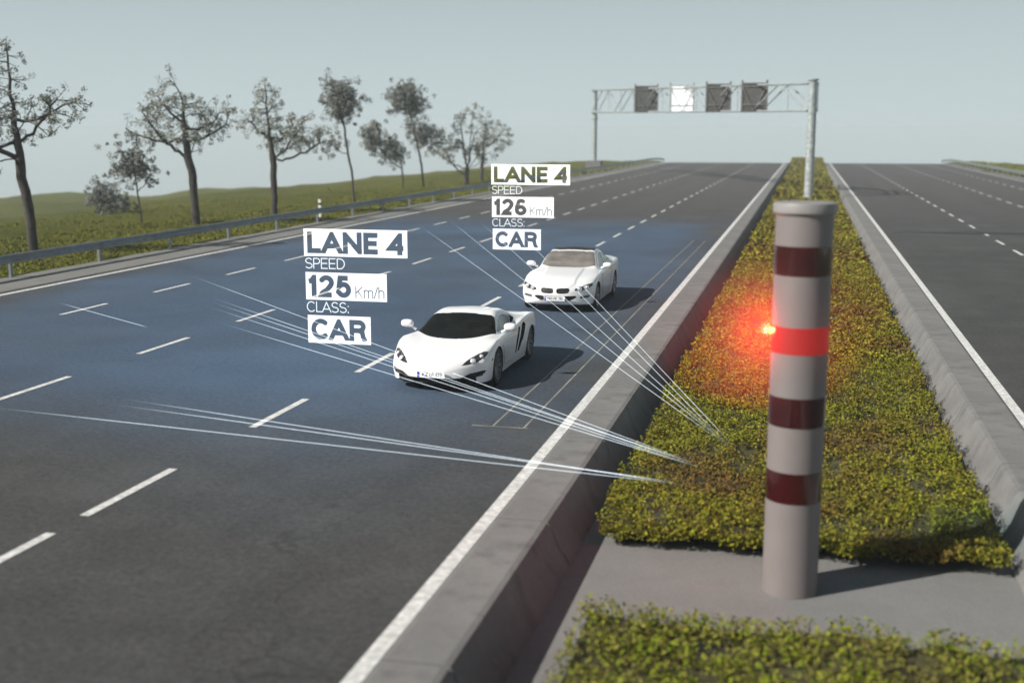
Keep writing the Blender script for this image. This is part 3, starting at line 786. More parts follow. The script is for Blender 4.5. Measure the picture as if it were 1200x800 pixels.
class CarBody:
    """lofted shell: stations along s (front to rear), nine half-section points, domed nose and tail"""
    def __init__(s, st, L, bow, nose, tail, ns=240, nv=26, ncap=44, crease=0):
        st = np.array(st, float); sq = np.linspace(st[0,0], st[-1,0], ns); p = hermite(st[:,0], st[:,1:], sq)
        zb, ws, zs, ww, zw, wsh, zsh, wi, zi, wr, zr, zc = p.T
        half = np.stack([np.stack([0*zb, zb], 1), np.stack([ws*.88, zb], 1), np.stack([ws, zs], 1), np.stack([ww, zw], 1), np.stack([wsh, zsh], 1),
                         np.stack([wi, zi], 1), np.stack([wr, zr], 1), np.stack([wr*.55, zr*.28+zc*.72], 1), np.stack([0*zb, zc], 1)], 1)   # ns,9,2
        full = np.concatenate([half, half[:, -2:0:-1]*np.array([-1, 1])], 1)     # closed, 16 points
        k = full.shape[1]; out = []; vv = []
        for j in range(k):
            p0, p1, p2, p3 = (full[:, (j+o) % k] for o in (-1, 0, 1, 2))
            for t in np.arange(nv)/nv:
                out.append(.5*(2*p1 + (p2-p0)*t + (2*p0-5*p1+4*p2-p3)*t*t + (3*p1-p0-3*p2+p3)*t**3)); vv.append(j+t)
        C = np.stack(out, 1)                                                     # ns, K, 2
        V = np.array(vv); V = np.where(V > 8, 16-V, V)
        if crease:
            x_ = np.abs(C[:, :, 0]); q_ = np.clip((.50-x_)/.07, 0, 1); C[:, :, 1] += crease*(q_*q_*(3-2*q_))*(V[None] > 5)*np.clip((1.62-sq)/.3, 0, 1)[:, None]
        hw = np.abs(C[:, :, 0]).max(1, keepdims=True)
        S_ = np.repeat(sq[:, None], C.shape[1], 1)
        X, Z = C[:, :, 0], C[:, :, 1]
        def cap(i, depth, sgn, zc0):
            xs, zs_, ss = [], [], []
            for q in np.linspace(0, 1, ncap+1)[1:]:
                f = (1-q); xs.append(X[i]*f); zs_.append(zc0+(Z[i]-zc0)*f); ss.append(np.full(X.shape[1], sq[i]+sgn*depth*(1-f**2.6)))
            return xs, zs_, ss
        xa, za, sa = cap(0, nose, -1, .42*Z[0].max()+.58*Z[0].min()); xb, zb_, sb = cap(-1, tail, 1, .5*(Z[-1].max()+Z[-1].min()))
        X = np.vstack([np.array(xa[::-1]), X, np.array(xb)]); Z = np.vstack([np.array(za[::-1]), Z, np.array(zb_)]); S_ = np.vstack([np.array(sa[::-1]), S_, np.array(sb)])
        SU = S_.copy()
        wref = .95
        S_ = S_ + bow[0]*np.clip(1-S_/bow[1], 0, 1)**1.5*(np.abs(X)/wref)**2.2 - bow[2]*np.clip((S_-L+bow[3])/bow[3], 0, 1)**1.5*(np.abs(X)/wref)**2.2
        s.P = np.stack([X, S_, Z], 2); s.SU = SU; s.V = np.repeat(V[None], X.shape[0], 0)
        s.n, s.k = X.shape
        i, j = np.meshgrid(np.arange(s.n-1), np.arange(s.k), indexing='ij'); j2 = (j+1) % s.k
        s.F = np.stack([i*s.k+j, (i+1)*s.k+j, (i+1)*s.k+j2, i*s.k+j2], 2).reshape(-1, 4)
        Pf = s.P.reshape(-1, 3); s.Pf = Pf; s.c = Pf[s.F].mean(1)
        s.fsu = s.SU.reshape(-1)[s.F].mean(1); s.fv = (s.V[:-1]).reshape(-1) + .5/nv*np.where(np.tile(np.arange(s.k) < s.k//2, s.n-1), 1, -1)
        a, b, c_, d = (Pf[s.F[:, q]] for q in range(4)); s.nrm = np.cross(c_-a, d-b); s.nrm /= np.linalg.norm(s.nrm, axis=1)[:, None]+1e-9
        vn = np.zeros_like(Pf)
        for q in range(4): np.add.at(vn, s.F[:, q], s.nrm)
        s.vn = vn/(np.linalg.norm(vn, axis=1)[:, None]+1e-9)
        s.free = np.ones(len(s.F), bool)
    def take(s, mask, name, mat, parent, off=0.0, label=None, rim=True):
        m = mask & s.free; s.free &= ~m
        if not m.any(): print('empty part', name); return None
        f = s.F[m]; u, inv = np.unique(f.ravel(), return_inverse=True)
        v = s.Pf[u] + s.vn[u]*off; f = inv.reshape(-1, 4)
        vl = v.tolist(); fl = f.tolist()
        if off < 0 and rim:                                    # close the step round an inset part
            e = {}
            for q in f.tolist():
                for a, b in zip(q, q[1:]+q[:1]): e[(a, b)] = e.get((a, b), 0)+1
            mp = {}
            for (a, b) in list(e):
                if (b, a) not in e:
                    for w in (a, b):
                        if w not in mp: mp[w] = len(vl); vl.append((s.Pf[u[w]]).tolist())
                    fl.append([b, a, mp[a], mp[b]])
        o = mesh_obj(name, vl, fl, mat, parent, True)
        if label: o['label'] = label
        return o

def inpoly(px, py, poly):
    r = np.zeros(len(px), bool); n = len(poly)
    for i in range(n):
        (x0, y0), (x1, y1) = poly[i], poly[(i+1) % n]
        c = ((y0 > py) != (y1 > py)) & (px < (x1-x0)*(py-y0)/((y1-y0) if y1 != y0 else 1e-9)+x0); r ^= c
    return r

def wheel(parent, side, x, y, r, w, spokes, rim_mat):
    """tyre + rim with open spokes; side=+1 faces +x"""
    t = bpy.data.objects.new('wheel', None); COL.objects.link(t); t.parent = parent; t.location = (x, y, r); t.empty_display_size = .1
    mb = MB(); h = w/2
    mb.lathe([(r*.70,-h*.9),(r*.80,-h),(r*.95,-h*.92),(r,-h*.6),(r,h*.6),(r*.95,h*.92),(r*.80,h),(r*.72,h*.92),(r*.70,h*.6)], 40, axis='x')
    smooth_angle(mb.build('tyre', M['tyre'], t), 50)
    mb = MB(); q = side
    mb.lathe([(r*.72,q*h*.93),(r*.70,q*h*.95),(r*.665,q*h*.85),(r*.65,q*h*.2),(r*.64,-q*h*.8)], 40, axis='x')
    mb.lathe([(.001,q*h*.62),(.055,q*h*.62),(.065,q*h*.5),(.07,q*h*.3)], 20, axis='x')
    for k in range(spokes):
        a = 2*math.pi*k/spokes
        for da in (-.11, .11):
            p0 = (q*h*.48, .05*math.cos(a), .05*math.sin(a)); p1 = (q*h*.80, r*.67*math.cos(a+da), r*.67*math.sin(a+da))
            mb.tube([p0, p1], [.022, .016], 6)
    smooth_angle(mb.build('rim', rim_mat, t), 40)
    mb = MB(); mb.lathe([(.001,q*h*.1),(r*.52,q*h*.1),(r*.52,-q*h*.1),(.001,-q*h*.1)], 28, axis='x'); mb.build('brake_disc', M['steel'], t)
    return t

def pod(parent, name, c, dims, mat, n=16, flat=.0):
    mb = MB(); prof = []
    v = []; f = []; m = 10
    for i in range(m+1):
        th = math.pi*i/m
        for k in range(n):
            ph = 2*math.pi*k/n; e = lambda x: math.copysign(abs(x)**.75, x)
            x, y, z = e(math.sin(th))*e(math.cos(ph)), e(math.cos(th)), e(math.sin(th))*e(math.sin(ph))
            if y > 0: y *= .45          # flat towards the mirror glass
            v.append((c[0]+x*dims[0], c[1]+y*dims[1], c[2]+z*dims[2]))
    for i in range(m):
        for k in range(n):
            j = (k+1) % n; f.append((i*n+k, i*n+j, (i+1)*n+j, (i+1)*n+k))
    return mesh_obj(name, v, f, mat, parent, True)

def mirror(parent, side, c, dims, root):
    o = pod(parent, 'wing_mirror', c, dims, M['paint'])
    MB().tube([(c[0]-side*dims[0]*.5, c[1]+.01, c[2]-dims[2]*.6), root], [.022, .030], 8).build('mirror_stalk', M['paint'], o, True)
    g = MB(); n = 20; g.add([(c[0]+dims[0]*.8*math.cos(2*math.pi*k/n), c[1]+dims[1]*.47, c[2]+dims[2]*.75*math.sin(2*math.pi*k/n)) for k in range(n)], [tuple(range(n))])
    g.build('mirror_glass', M['glass_black'], o)

def text_mesh(name, body, size, mat, parent, loc, rot, offset=0.0, extrude=.002, sx=1.0):
    c = bpy.data.curves.new(name, 'FONT'); c.body = body; c.size = size; c.extrude = extrude; c.offset = offset; c.align_x = 'CENTER'; c.align_y = 'CENTER'
    o = bpy.data.objects.new(name, c); COL.objects.link(o); bpy.context.view_layer.update()
    me = bpy.data.meshes.new_from_object(o.evaluated_get(bpy.context.evaluated_depsgraph_get()))
    bpy.data.objects.remove(o); bpy.data.curves.remove(c)
    o = bpy.data.objects.new(name, me); COL.objects.link(o); me.materials.clear(); me.materials.append(mat); o.parent = parent; o.location = loc; o.rotation_euler = rot; o.scale = (sx, 1, 1)
    return o

def plate(parent, x, y, z, txt, w=.52, h=.115, tilt=-8):
    b = MB().box(-w/2, w/2, 0, .014, -h/2, h/2, .005).build('number_plate', M['plate'], parent); b.location = (x, y, z); b.rotation_euler = (R(tilt), 0, 0)
    MB().box(-w/2+.008, -w/2+.055, -.002, .004, -h/2+.008, h/2-.008).build('country_strip', M['plate_blue'], b)
    text_mesh('plate_text', txt, .098, M['ink'], b, (.022, -.003, 0), (R(90), 0, 0), .0, .001, .86)
    return b

def arch_mask(B, y, r, zc, hw):
    return ((B.c[:, 1]-y)**2 + (B.c[:, 2]-zc)**2 < r*r) & (np.abs(B.c[:, 0]) > hw) & (B.c[:, 2] < zc+r)
def well(parent, side, y, r, x0, x1):
    mb = MB(); n = 24; v = []; f = []
    for k in range(n+1):
        a = math.pi*(-.08 + 1.16*k/n)
        for x in (x0, x1): v.append((side*x, y+r*math.cos(a), r*.93+r*math.sin(a)))
    for k in range(n): f.append((2*k, 2*k+1, 2*k+3, 2*k+2))
    v += [(side*x0, y, r*.9)]; b = len(v)-1
    for k in range(n): f.append((b, 2*k, 2*k+2))
    mb.add(v, f).build('wheel_well', M['well'], parent)

# ---- near car: low mid-engined sports car
def sports_car(x, y):
    root = empty('sports_car', (x, y, 0), 'low white sports car with black windscreen and swooping headlights, nearer of the two cars', 'car')
    #     s    zb   ws   zs    ww    zw    wsh   zsh   wi    zi    wr    zr    zc
    st = [(.06,.17, .80, .20, .875, .36, .84, .50, .72, .545, .46, .575, .59),
          (.16,.14, .86, .19, .905, .38, .87, .545,.75, .605, .46, .625, .635),
          (.42,.13, .90, .18, .935, .42, .905,.63, .79, .715, .46, .695, .70),
          (.80,.13, .90, .18, .955, .46, .93, .735,.83, .80, .48, .765, .765),
          (1.05,.13,.89, .18, .955, .48, .93, .77, .83, .828, .50, .808, .81),
          (1.35,.13,.88, .18, .935, .48, .91, .77, .80, .835, .58, .868, .89),
          (1.65,.13,.88, .18, .915, .47, .895,.765,.78, .84, .63, .975, 1.01),
          (2.02,.13,.88, .18, .900, .46, .885,.765,.765,.85, .60, 1.10, 1.145),
          (2.35,.13,.88, .18, .900, .45, .885,.78, .76, .86, .565,1.145, 1.195),
          (2.75,.13,.89, .18, .915, .46, .905,.82, .78, .90, .56, 1.120, 1.175),
          (3.05,.13,.90, .18, .945, .50, .935,.87, .82, .945,.56, 1.050, 1.105),
          (3.45,.14,.91, .19, .960, .52, .95, .90, .84, .955,.58, .985, 1.010),
          (3.85,.15,.91, .20, .955, .52, .94, .89, .84, .930,.60, .930, .935),
          (4.20,.20,.88, .25, .925, .54, .91, .85, .81, .885,.60, .885, .885),
          (4.42,.26,.84, .30, .885, .55, .86, .80, .77, .835,.58, .840, .840)]
    B = CarBody(st, 4.5, (.42, 1.25, .25, .7), .10, .06)
    cx, cy, cz = B.c.T; v = B.fv; ax = np.abs(cx)
    fy, ry, wr = 1.00, 3.62, .335
    bot = cz < .135
    for yy in (fy, ry):
        B.take(arch_mask(B, yy, .375, .335, .62) & (v < 4.6), 'scrap', M['dark'], None) if False else None
        B.free &= ~(arch_mask(B, yy, .372, .335, .60) & (v < 4.6))
    # windscreen: big dark teardrop
    base_s = 1.03 + .46*(ax/.78)**2.6; top_s = 2.03 - .05*(ax/.6)**2
    edge = np.interp(cy, [1.1, 1.5, 1.65, 2.05], [.82, .765, .72, .585])
    wind = (cy > base_s) & (cy < top_s) & (ax < edge) & (v > 5)
    B.take(wind, 'windscreen', M['glass_black'], root, -.006)
    for sd in (1, -1):
        w = (cx*sd > 0) & inpoly(cy, cz, [(1.60,.862),(1.78,.93),(2.02,1.035),(2.22,1.075),(2.48,1.075),(2.66,1.03),(2.72,.985),(2.58,.905),(2.45,.868),(2.0,.858)]) & (v > 4.7) & (v < 6.4)
        B.take(w, 'side_window', M['glass_taupe'], root, -.008)
        w = (cx*sd > 0) & inpoly(cy, cz, [(2.56,.885),(2.76,.985),(2.70,1.04),(2.86,1.0),(2.9,.955),(2.72,.90)]) & (v > 4.7) & (v < 6.4)
        B.take(w, 'quarter_window', M['glass_black'], root, -.008)
        # two black side intakes, slanted, behind the door
        w = (cx*sd > 0) & inpoly(cy, cz, [(2.44,.33),(2.52,.32),(2.68,.55),(2.80,.80),(2.70,.80),(2.56,.58)]) & (ax > .8)
        w2 = (cx*sd > 0) & inpoly(cy, cz, [(2.60,.34),(2.72,.33),(2.98,.56),(3.12,.80),(3.02,.86),(2.90,.83),(2.78,.58)]) & (ax > .8)
        B.take(w, 'side_intake', M['dark'], root, -.05); B.take(w2, 'side_intake', M['dark'], root, -.06)
        # headlight: swoosh rising up the wing
        hl = (cx*sd > 0) & inpoly(ax, cz, [(.49,.495),(.60,.50),(.76,.545),(.855,.625),(.865,.68),(.80,.69),(.70,.655),(.57,.575)]) & (cy < .95) & (nrm_ok(B))
        h = B.take(hl, 'headlight', M['lens_dark'], root, -.012)
        if h:
            for lx, lz, lr in ((.665, .555, .052), (.775, .615, .036)):
                k = np.argmin((ax-lx)**2+(cz-lz)**2+np.where(cx*sd > 0, 0, 9)+np.where(cy < 1, 0, 9)); p = B.c[k]; nn = B.nrm[k]*(1 if B.nrm[k][1] < 0 else -1)
                o = pod(h, 'lens', (0,0,0), (lr, .03, lr), M['lens']); o.location = Vector(p)+Vector(nn)*.004; o.rotation_euler = Vector(nn).to_track_quat('-Y', 'Z').to_euler()
        ri = (cx*sd > 0) & inpoly(ax, cz, [(.38,.225),(.80,.285),(.875,.375),(.84,.385),(.62,.345)]) & (cy < .5)
        B.take(ri, 'corner_intake', M['dark'], root, -.05)
        am = (cx*sd > 0) & inpoly(cy, cz, [(.575,.50),(.64,.53),(.65,.56),(.585,.54)]) & (ax > .7)
        B.take(am, 'side_marker', M['amber'], root, -.002)
        mirror(root, sd, (sd*1.01, 1.62, .97), (.125, .085, .075), (sd*.84, 1.62, .86))
        for yy in (fy, ry):
            wheel(root, sd, sd*(.955-.13), yy, .335, .235, 10, M['rim_dark']); well(root, sd, yy, .372, .55, .93)
        # roof vent behind the cabin
        B.take((cx*sd > 0) & inpoly(ax, cy, [(.42,2.92),(.56,2.90),(.55,3.12),(.47,3.10)]) & (v > 5), 'vent', M['dark'], root, -.03)
        B.take((cx*sd > 0) & (cy > 4.2) & inpoly(ax, cz, [(.40,.70),(.80,.70),(.82,.75),(.42,.76)]), 'tail_light', plain('tail_red', (.3,.01,.01), .2), root, -.01)
    B.take((cy < .7) & (cz > .165) & (cz < .275) & (ax < .72) & ((cz-.165) < (.30-.11*ax)), 'front_grille', M['dark'], root, -.05)
    B.take((cy < .9) & (cz < .165), 'front_splitter', M['dark'], root, 0)
    B.take((cy > 4.1) & (cz > .30) & (cz < .64) & (ax < .78), 'rear_grille', M['dark'], root, -.03)
    B.take(np.ones(len(B.F), bool), 'body', M['paint'], root)
    for sd in (1, -1):
        seam(B, root, [(1.42,.66),(1.46,.45),(1.62,.26),(2.30,.24)], 'side', sd)
    plate(root, -.02, -.075, .345, 'KZ LP 433')
    return root
def seam(B, root, pts, view, side=0, r=.005):
    """panel gap: a thin dark line laid on the shell; pts in (y,z) from the side or (x,y) from above"""
    out = []
    for (a0, b0), (a1, b1) in zip(pts[:-1], pts[1:]):
        for q in range(8):
            a, b = a0+(a1-a0)*q/8, b0+(b1-b0)*q/8
            if view == 'side': d = (B.c[:,1]-a)**2+(B.c[:,2]-b)**2+np.where(B.c[:,0]*side > .5, 0, 9)
            else: d = (B.c[:,0]-a)**2+(B.c[:,1]-b)**2+np.where(B.fv > 4.5, 0, 9)
            k = int(np.argmin(d)); nn = B.nrm[k]*(1 if B.nrm[k][2] > 0 or view == 'side' else -1)
            if view == 'side' and nn[0]*side < 0: nn = -nn
            p = B.c[k].copy()
            if view == 'side': p[1], p[2] = a, b
            else: p[0], p[1] = a, b
            out.append(tuple(p+nn*.001))
    MB().tube(out, r, 5).build('panel_seam', M['rim_dark'], root)
def nrm_ok(B): return np.ones(len(B.F), bool)

# ---- far car: long bonnet coupe
def coupe(x, y):
    root = empty('coupe_car', (x, y, 0), 'white coupe with twin nostril grille and dark roof panel, following behind the sports car', 'car')
    st = [(.08,.20, .78, .24, .865, .42, .83, .60, .70, .655, .44, .70, .72),
          (.20,.17, .84, .22, .895, .44, .865,.65, .73, .72, .46, .755, .78),
          (.50,.16, .87, .21, .920, .48, .895,.72, .77, .80, .48, .825, .845),
          (.90,.16, .88, .21, .928, .52, .910,.79, .80, .86, .50, .88, .895),
          (1.30,.16,.88, .21, .925, .52, .910,.82, .81, .895,.54, .925, .94),
          (1.62,.16,.88, .21, .920, .52, .905,.83, .80, .915,.62, .965, .99),
          (1.95,.16,.88, .21, .915, .52, .905,.84, .785,.925,.65, 1.13, 1.16),
          (2.35,.16,.88, .21, .915, .52, .905,.85, .78, .935,.59, 1.285, 1.32),
          (2.75,.16,.88, .21, .918, .53, .908,.865,.78, .95, .575,1.335, 1.40),
          (3.20,.16,.89, .21, .925, .54, .912,.89, .79, .97, .56, 1.285, 1.355),
          (3.65,.17,.89, .22, .928, .55, .912,.91, .80, .985,.56, 1.14, 1.20),
          (4.02,.19,.88, .24, .922, .56, .905,.92, .79, .99, .56, 1.04, 1.07),
          (4.40,.23,.86, .28, .900, .56, .885,.92, .77, .985,.56, 1.02, 1.03),
          (4.74,.28,.82, .33, .860, .56, .845,.89, .74, .965,.55, 1.00, 1.005)]
    B = CarBody(st, 4.82, (.34, 1.3, .2, .6), .10, .06, crease=.022)
    cx, cy, cz = B.c.T; v = B.fv; ax = np.abs(cx)
    fy, ry, wr = .90, 3.68, .335
    for yy in (fy, ry): B.free &= ~(arch_mask(B, yy, .375, .335, .60) & (v < 4.6))
    base_s = 1.52 + .32*(ax/.78)**2.4; top_s = 2.37 - .06*(ax/.6)**2
    edge = np.interp(cy, [1.5, 1.95, 2.4], [.76, .665, .555])
    B.take((cy > base_s) & (cy < top_s) & (ax < edge) & (v > 5), 'windscreen', M['glass_taupe'], root, -.006)
    B.take((cy > 2.43) & (cy < 3.22) & (ax < .55) & (v > 6), 'roof_panel', M['roof_dark'], root, -.004)
    B.take((cy > 3.30) & (cy < 3.95) & (ax < .50) & (v > 6), 'rear_window', M['glass_black'], root, -.006)
    for sd in (1, -1):
        B.take((cx*sd > 0) & inpoly(cy, cz, [(1.92,.955),(2.15,1.09),(2.45,1.225),(2.75,1.262),(2.80,1.26),(2.80,.985),(2.3,.962)]) & (v > 4.7) & (v < 6.6), 'side_window', M['glass_taupe'], root, -.008)
        B.take((cx*sd > 0) & inpoly(cy, cz, [(2.85,.988),(2.85,1.258),(3.2,1.20),(3.55,1.08),(3.62,1.02),(3.4,1.005)]) & (v > 4.7) & (v < 6.6), 'quarter_window', M['glass_taupe'], root, -.008)
        h = B.take((cx*sd > 0) & inpoly(ax, cz, [(.47,.555),(.60,.545),(.74,.575),(.86,.655),(.85,.715),(.74,.70),(.60,.645),(.49,.605)]) & (cy < .9), 'headlight', M['lens_dark'], root, -.012)
        if h:
            for lx, lz in ((.58, .595), (.735, .635)):
                k = np.argmin((ax-lx)**2+(cz-lz)**2+np.where(cx*sd > 0, 0, 9)+np.where(cy < 1, 0, 9)); p = B.c[k]; nn = B.nrm[k]*(1 if B.nrm[k][1] < 0 else -1)
                o = pod(h, 'lens', (0,0,0), (.032, .03, .032), M['lens']); rt = Vector(nn).to_track_quat('-Y', 'Z').to_euler()
                o.location = Vector(p)+Vector(nn)*.004; o.rotation_euler = rt
                t = MB(); t.tube([(.052*math.cos(2*math.pi*q/20), -.01, .052*math.sin(2*math.pi*q/20)) for q in range(21)], .009, 6, False)
                o = t.build('light_ring', M['lens'], h, True); o.location = Vector(p)+Vector(nn)*.006; o.rotation_euler = rt
        B.take((cx*sd > 0) & inpoly(ax, cz, [(.035,.52),(.055,.495),(.10,.478),(.27,.483),(.335,.505),(.36,.565),(.34,.605),(.30,.618),(.10,.612),(.045,.595)]) & (cy < .5), 'kidney_grille', M['dark'], root, -.03)
        B.take((cx*sd > 0) & inpoly(ax, cz, [(.60,.355),(.78,.375),(.83,.42),(.80,.44),(.61,.42)]) & (cy < .8), 'fog_intake', M['rim_dark'], root, -.03)
        mirror(root, sd, (sd*1.0, 1.86, 1.02), (.12, .085, .07), (sd*.83, 1.88, .94))
        for yy in (fy, ry):
            wheel(root, sd, sd*(.93-.13), yy, .335, .235, 9, M['rim']); well(root, sd, yy, .375, .55, .91)
        B.take((cx*sd > 0) & (cy > 4.4) & inpoly(ax, cz, [(.44,.72),(.82,.70),(.84,.84),(.50,.84)]), 'tail_light', plain('tail_red', (.3,.01,.01), .2), root, -.01)
    B.take((cy < .7) & inpoly(ax, cz, [(-.1,.30),(.36,.30),(.52,.385),(.50,.425),(-.1,.425)]), 'lower_grille', M['dark'], root, -.04)
    B.take((cy < .95) & (cz < .205), 'front_lip', M['dark'], root, 0)
    B.take(np.ones(len(B.F), bool), 'body', M['paint'], root)
    for sd in (1, -1):
        seam(B, root, [(1.60,.84),(1.56,.60),(1.66,.30),(2.62,.28),(2.95,.50),(3.0,.92)], 'side', sd)
    plate(root, 0, -.055, .36, 'MN PK 781')
    return root
sports_car(-6.26, 19.75)
coupe(-6.13, 29.7).scale = (1.05, 1.02, 1.04)


# ------------------------------------------------------------------ measurement read-outs, standing upright across the lane beside each car
HOLO = glow_mat('readout_light', (1.0, 1.0, 1.0), .86)
HOLO_THIN = glow_mat('readout_text_light', (.95, 1.0, 1.0), .80)
BEAM = glow_mat('beam_light', (.80, .92, 1.0), .3)
def _fade():
    n, l = BEAM.node_tree.nodes, BEAM.node_tree.links
    at = n.new('ShaderNodeAttribute'); at.attribute_name = 'along'
    a = mrange(n, l, at.outputs['Fac'], 0, .10, 0, 1, True); b = mrange(n, l, at.outputs['Fac'], .72, 1, 1, .0, True)
    e = [q for q in n if q.type == 'EMISSION'][0]; l.new(math_n(n, l, 'MULTIPLY', math_n(n, l, 'MULTIPLY', a, b), .40), e.inputs['Strength'])
_fade()

def fill_loops(name, loops, mat, root, loc):
    """flat mesh of the area inside an odd number of the closed outlines"""
    from mathutils.geometry import delaunay_2d_cdt
    v = []; e = []
    for lp in loops:
        b = len(v); v += [Vector(p) for p in lp]; e += [(b+i, b+(i+1) % len(lp)) for i in range(len(lp))]
    V, E, F, _, _, _ = delaunay_2d_cdt(v, e, [], 0, 1e-6)
    V = np.array([(p.x, p.y) for p in V]); F = np.array(F); c = V[F].mean(1); odd = np.zeros(len(F), bool)
    for lp in loops: odd ^= inpoly(c[:, 0], c[:, 1], lp)
    F = F[odd]; u, inv = np.unique(F.ravel(), return_inverse=True)
    o = mesh_obj(name, [(x, y, 0) for x, y in V[u]], inv.reshape(-1, 3).tolist(), mat, root)
    o.location = loc; o.rotation_euler = (R(90), 0, 0)
    return o

def cut_plate(root, w, h, texts, loc):
    """a lit plate w x h with the characters cut out of it; texts = (string, width, height, weight, x, y)"""
    loops = [[(0,0),(w,0),(w,h),(0,h)]]
    for body, tw, th, wt, x, y in texts: loops += [[(x+a, y+b) for a, b in pts] for pts in glyph_outlines(body, tw, th, wt)]
    return fill_loops('text_plate', loops, HOLO, root, loc)
# stroke lettering: grotesque capitals drawn from straight and curved strokes, outlined at a chosen weight
def arc(cx, cy, rx, ry, a0, a1, n=14): return [(cx+rx*math.cos(R(a0+(a1-a0)*i/n)), cy+ry*math.sin(R(a0+(a1-a0)*i/n))) for i in range(n+1)]
GLY = {  # width, strokes on a 1-high box
 'L': (.50, [[(0,1),(0,0),(.50,0)]]),
 'A': (.72, [[(0,0),(.36,1),(.72,0)],[(.13,.30),(.59,.30)]]),
 'N': (.62, [[(0,0),(0,1),(.62,0),(.62,1)]]),
 'E': (.52, [[(.52,0),(0,0),(0,1),(.52,1)],[(0,.51),(.48,.51)]]),
 '4': (.58, [[(.42,0),(.42,1),(0,.25),(.58,.25)]]),
 '1': (.26, [[(.0,.76),(.14,.80),(.26,1),(.26,0)]]),
 '2': (.52, [arc(.26,.72,.26,.28,165,-35)+[(.30,.30),(.06,.12),(0,0),(.52,0)]]),
 '5': (.52, [[(.49,1),(.10,1),(.04,.50)]+arc(.26,.32,.26,.32,135,-165)]),
 '6': (.52, [arc(.28,.72,.24,.28,48,125)+[(.01,.48)]+arc(.26,.26,.26,.26,180,540,24)]),
 'C': (.66, [arc(.35,.5,.35,.5,42,318,26)]),
 'R': (.58, [[(0,0),(0,1),(.34,1)]+arc(.34,.75,.22,.25,90,-90)+[(0,.50)],[(.34,.50),(.50,.40),(.54,.10),(.58,0)]]),
 'S': (.54, [arc(.27,.75,.25,.25,25,270)[:]+arc(.27,.25,.27,.25,90,-155)]),
 'P': (.50, [[(0,0),(0,1),(.30,1)]+arc(.28,.73,.22,.27,90,-90)+[(0,.46)]]),
 'D': (.58, [[(0,0),(0,1),(.22,1)]+arc(.22,.5,.36,.5,90,-90)+[(0,0)]]),
 ':': (.06, [[(.03,.0),(.03,.12)],[(.03,.58),(.03,.70)]]),
 'K': (.56, [[(0,0),(0,1)],[(.53,1),(0,.42)],[(.18,.60),(.56,0)]]),
 'm': (.72, [[(0,0),(0,.72)],[(0,.5)]+arc(.18,.50,.18,.22,170,0)+[(.36,0)],[(.36,.5)]+arc(.54,.50,.18,.22,170,0)+[(.72,0)]]),
 '/': (.30, [[(0,-.05),(.30,1.02)]]),
 'h': (.42, [[(0,0),(0,1)],[(0,.48)]+arc(.21,.50,.21,.22,170,0)+[(.42,0)]]),
 ' ': (.18, []),
}
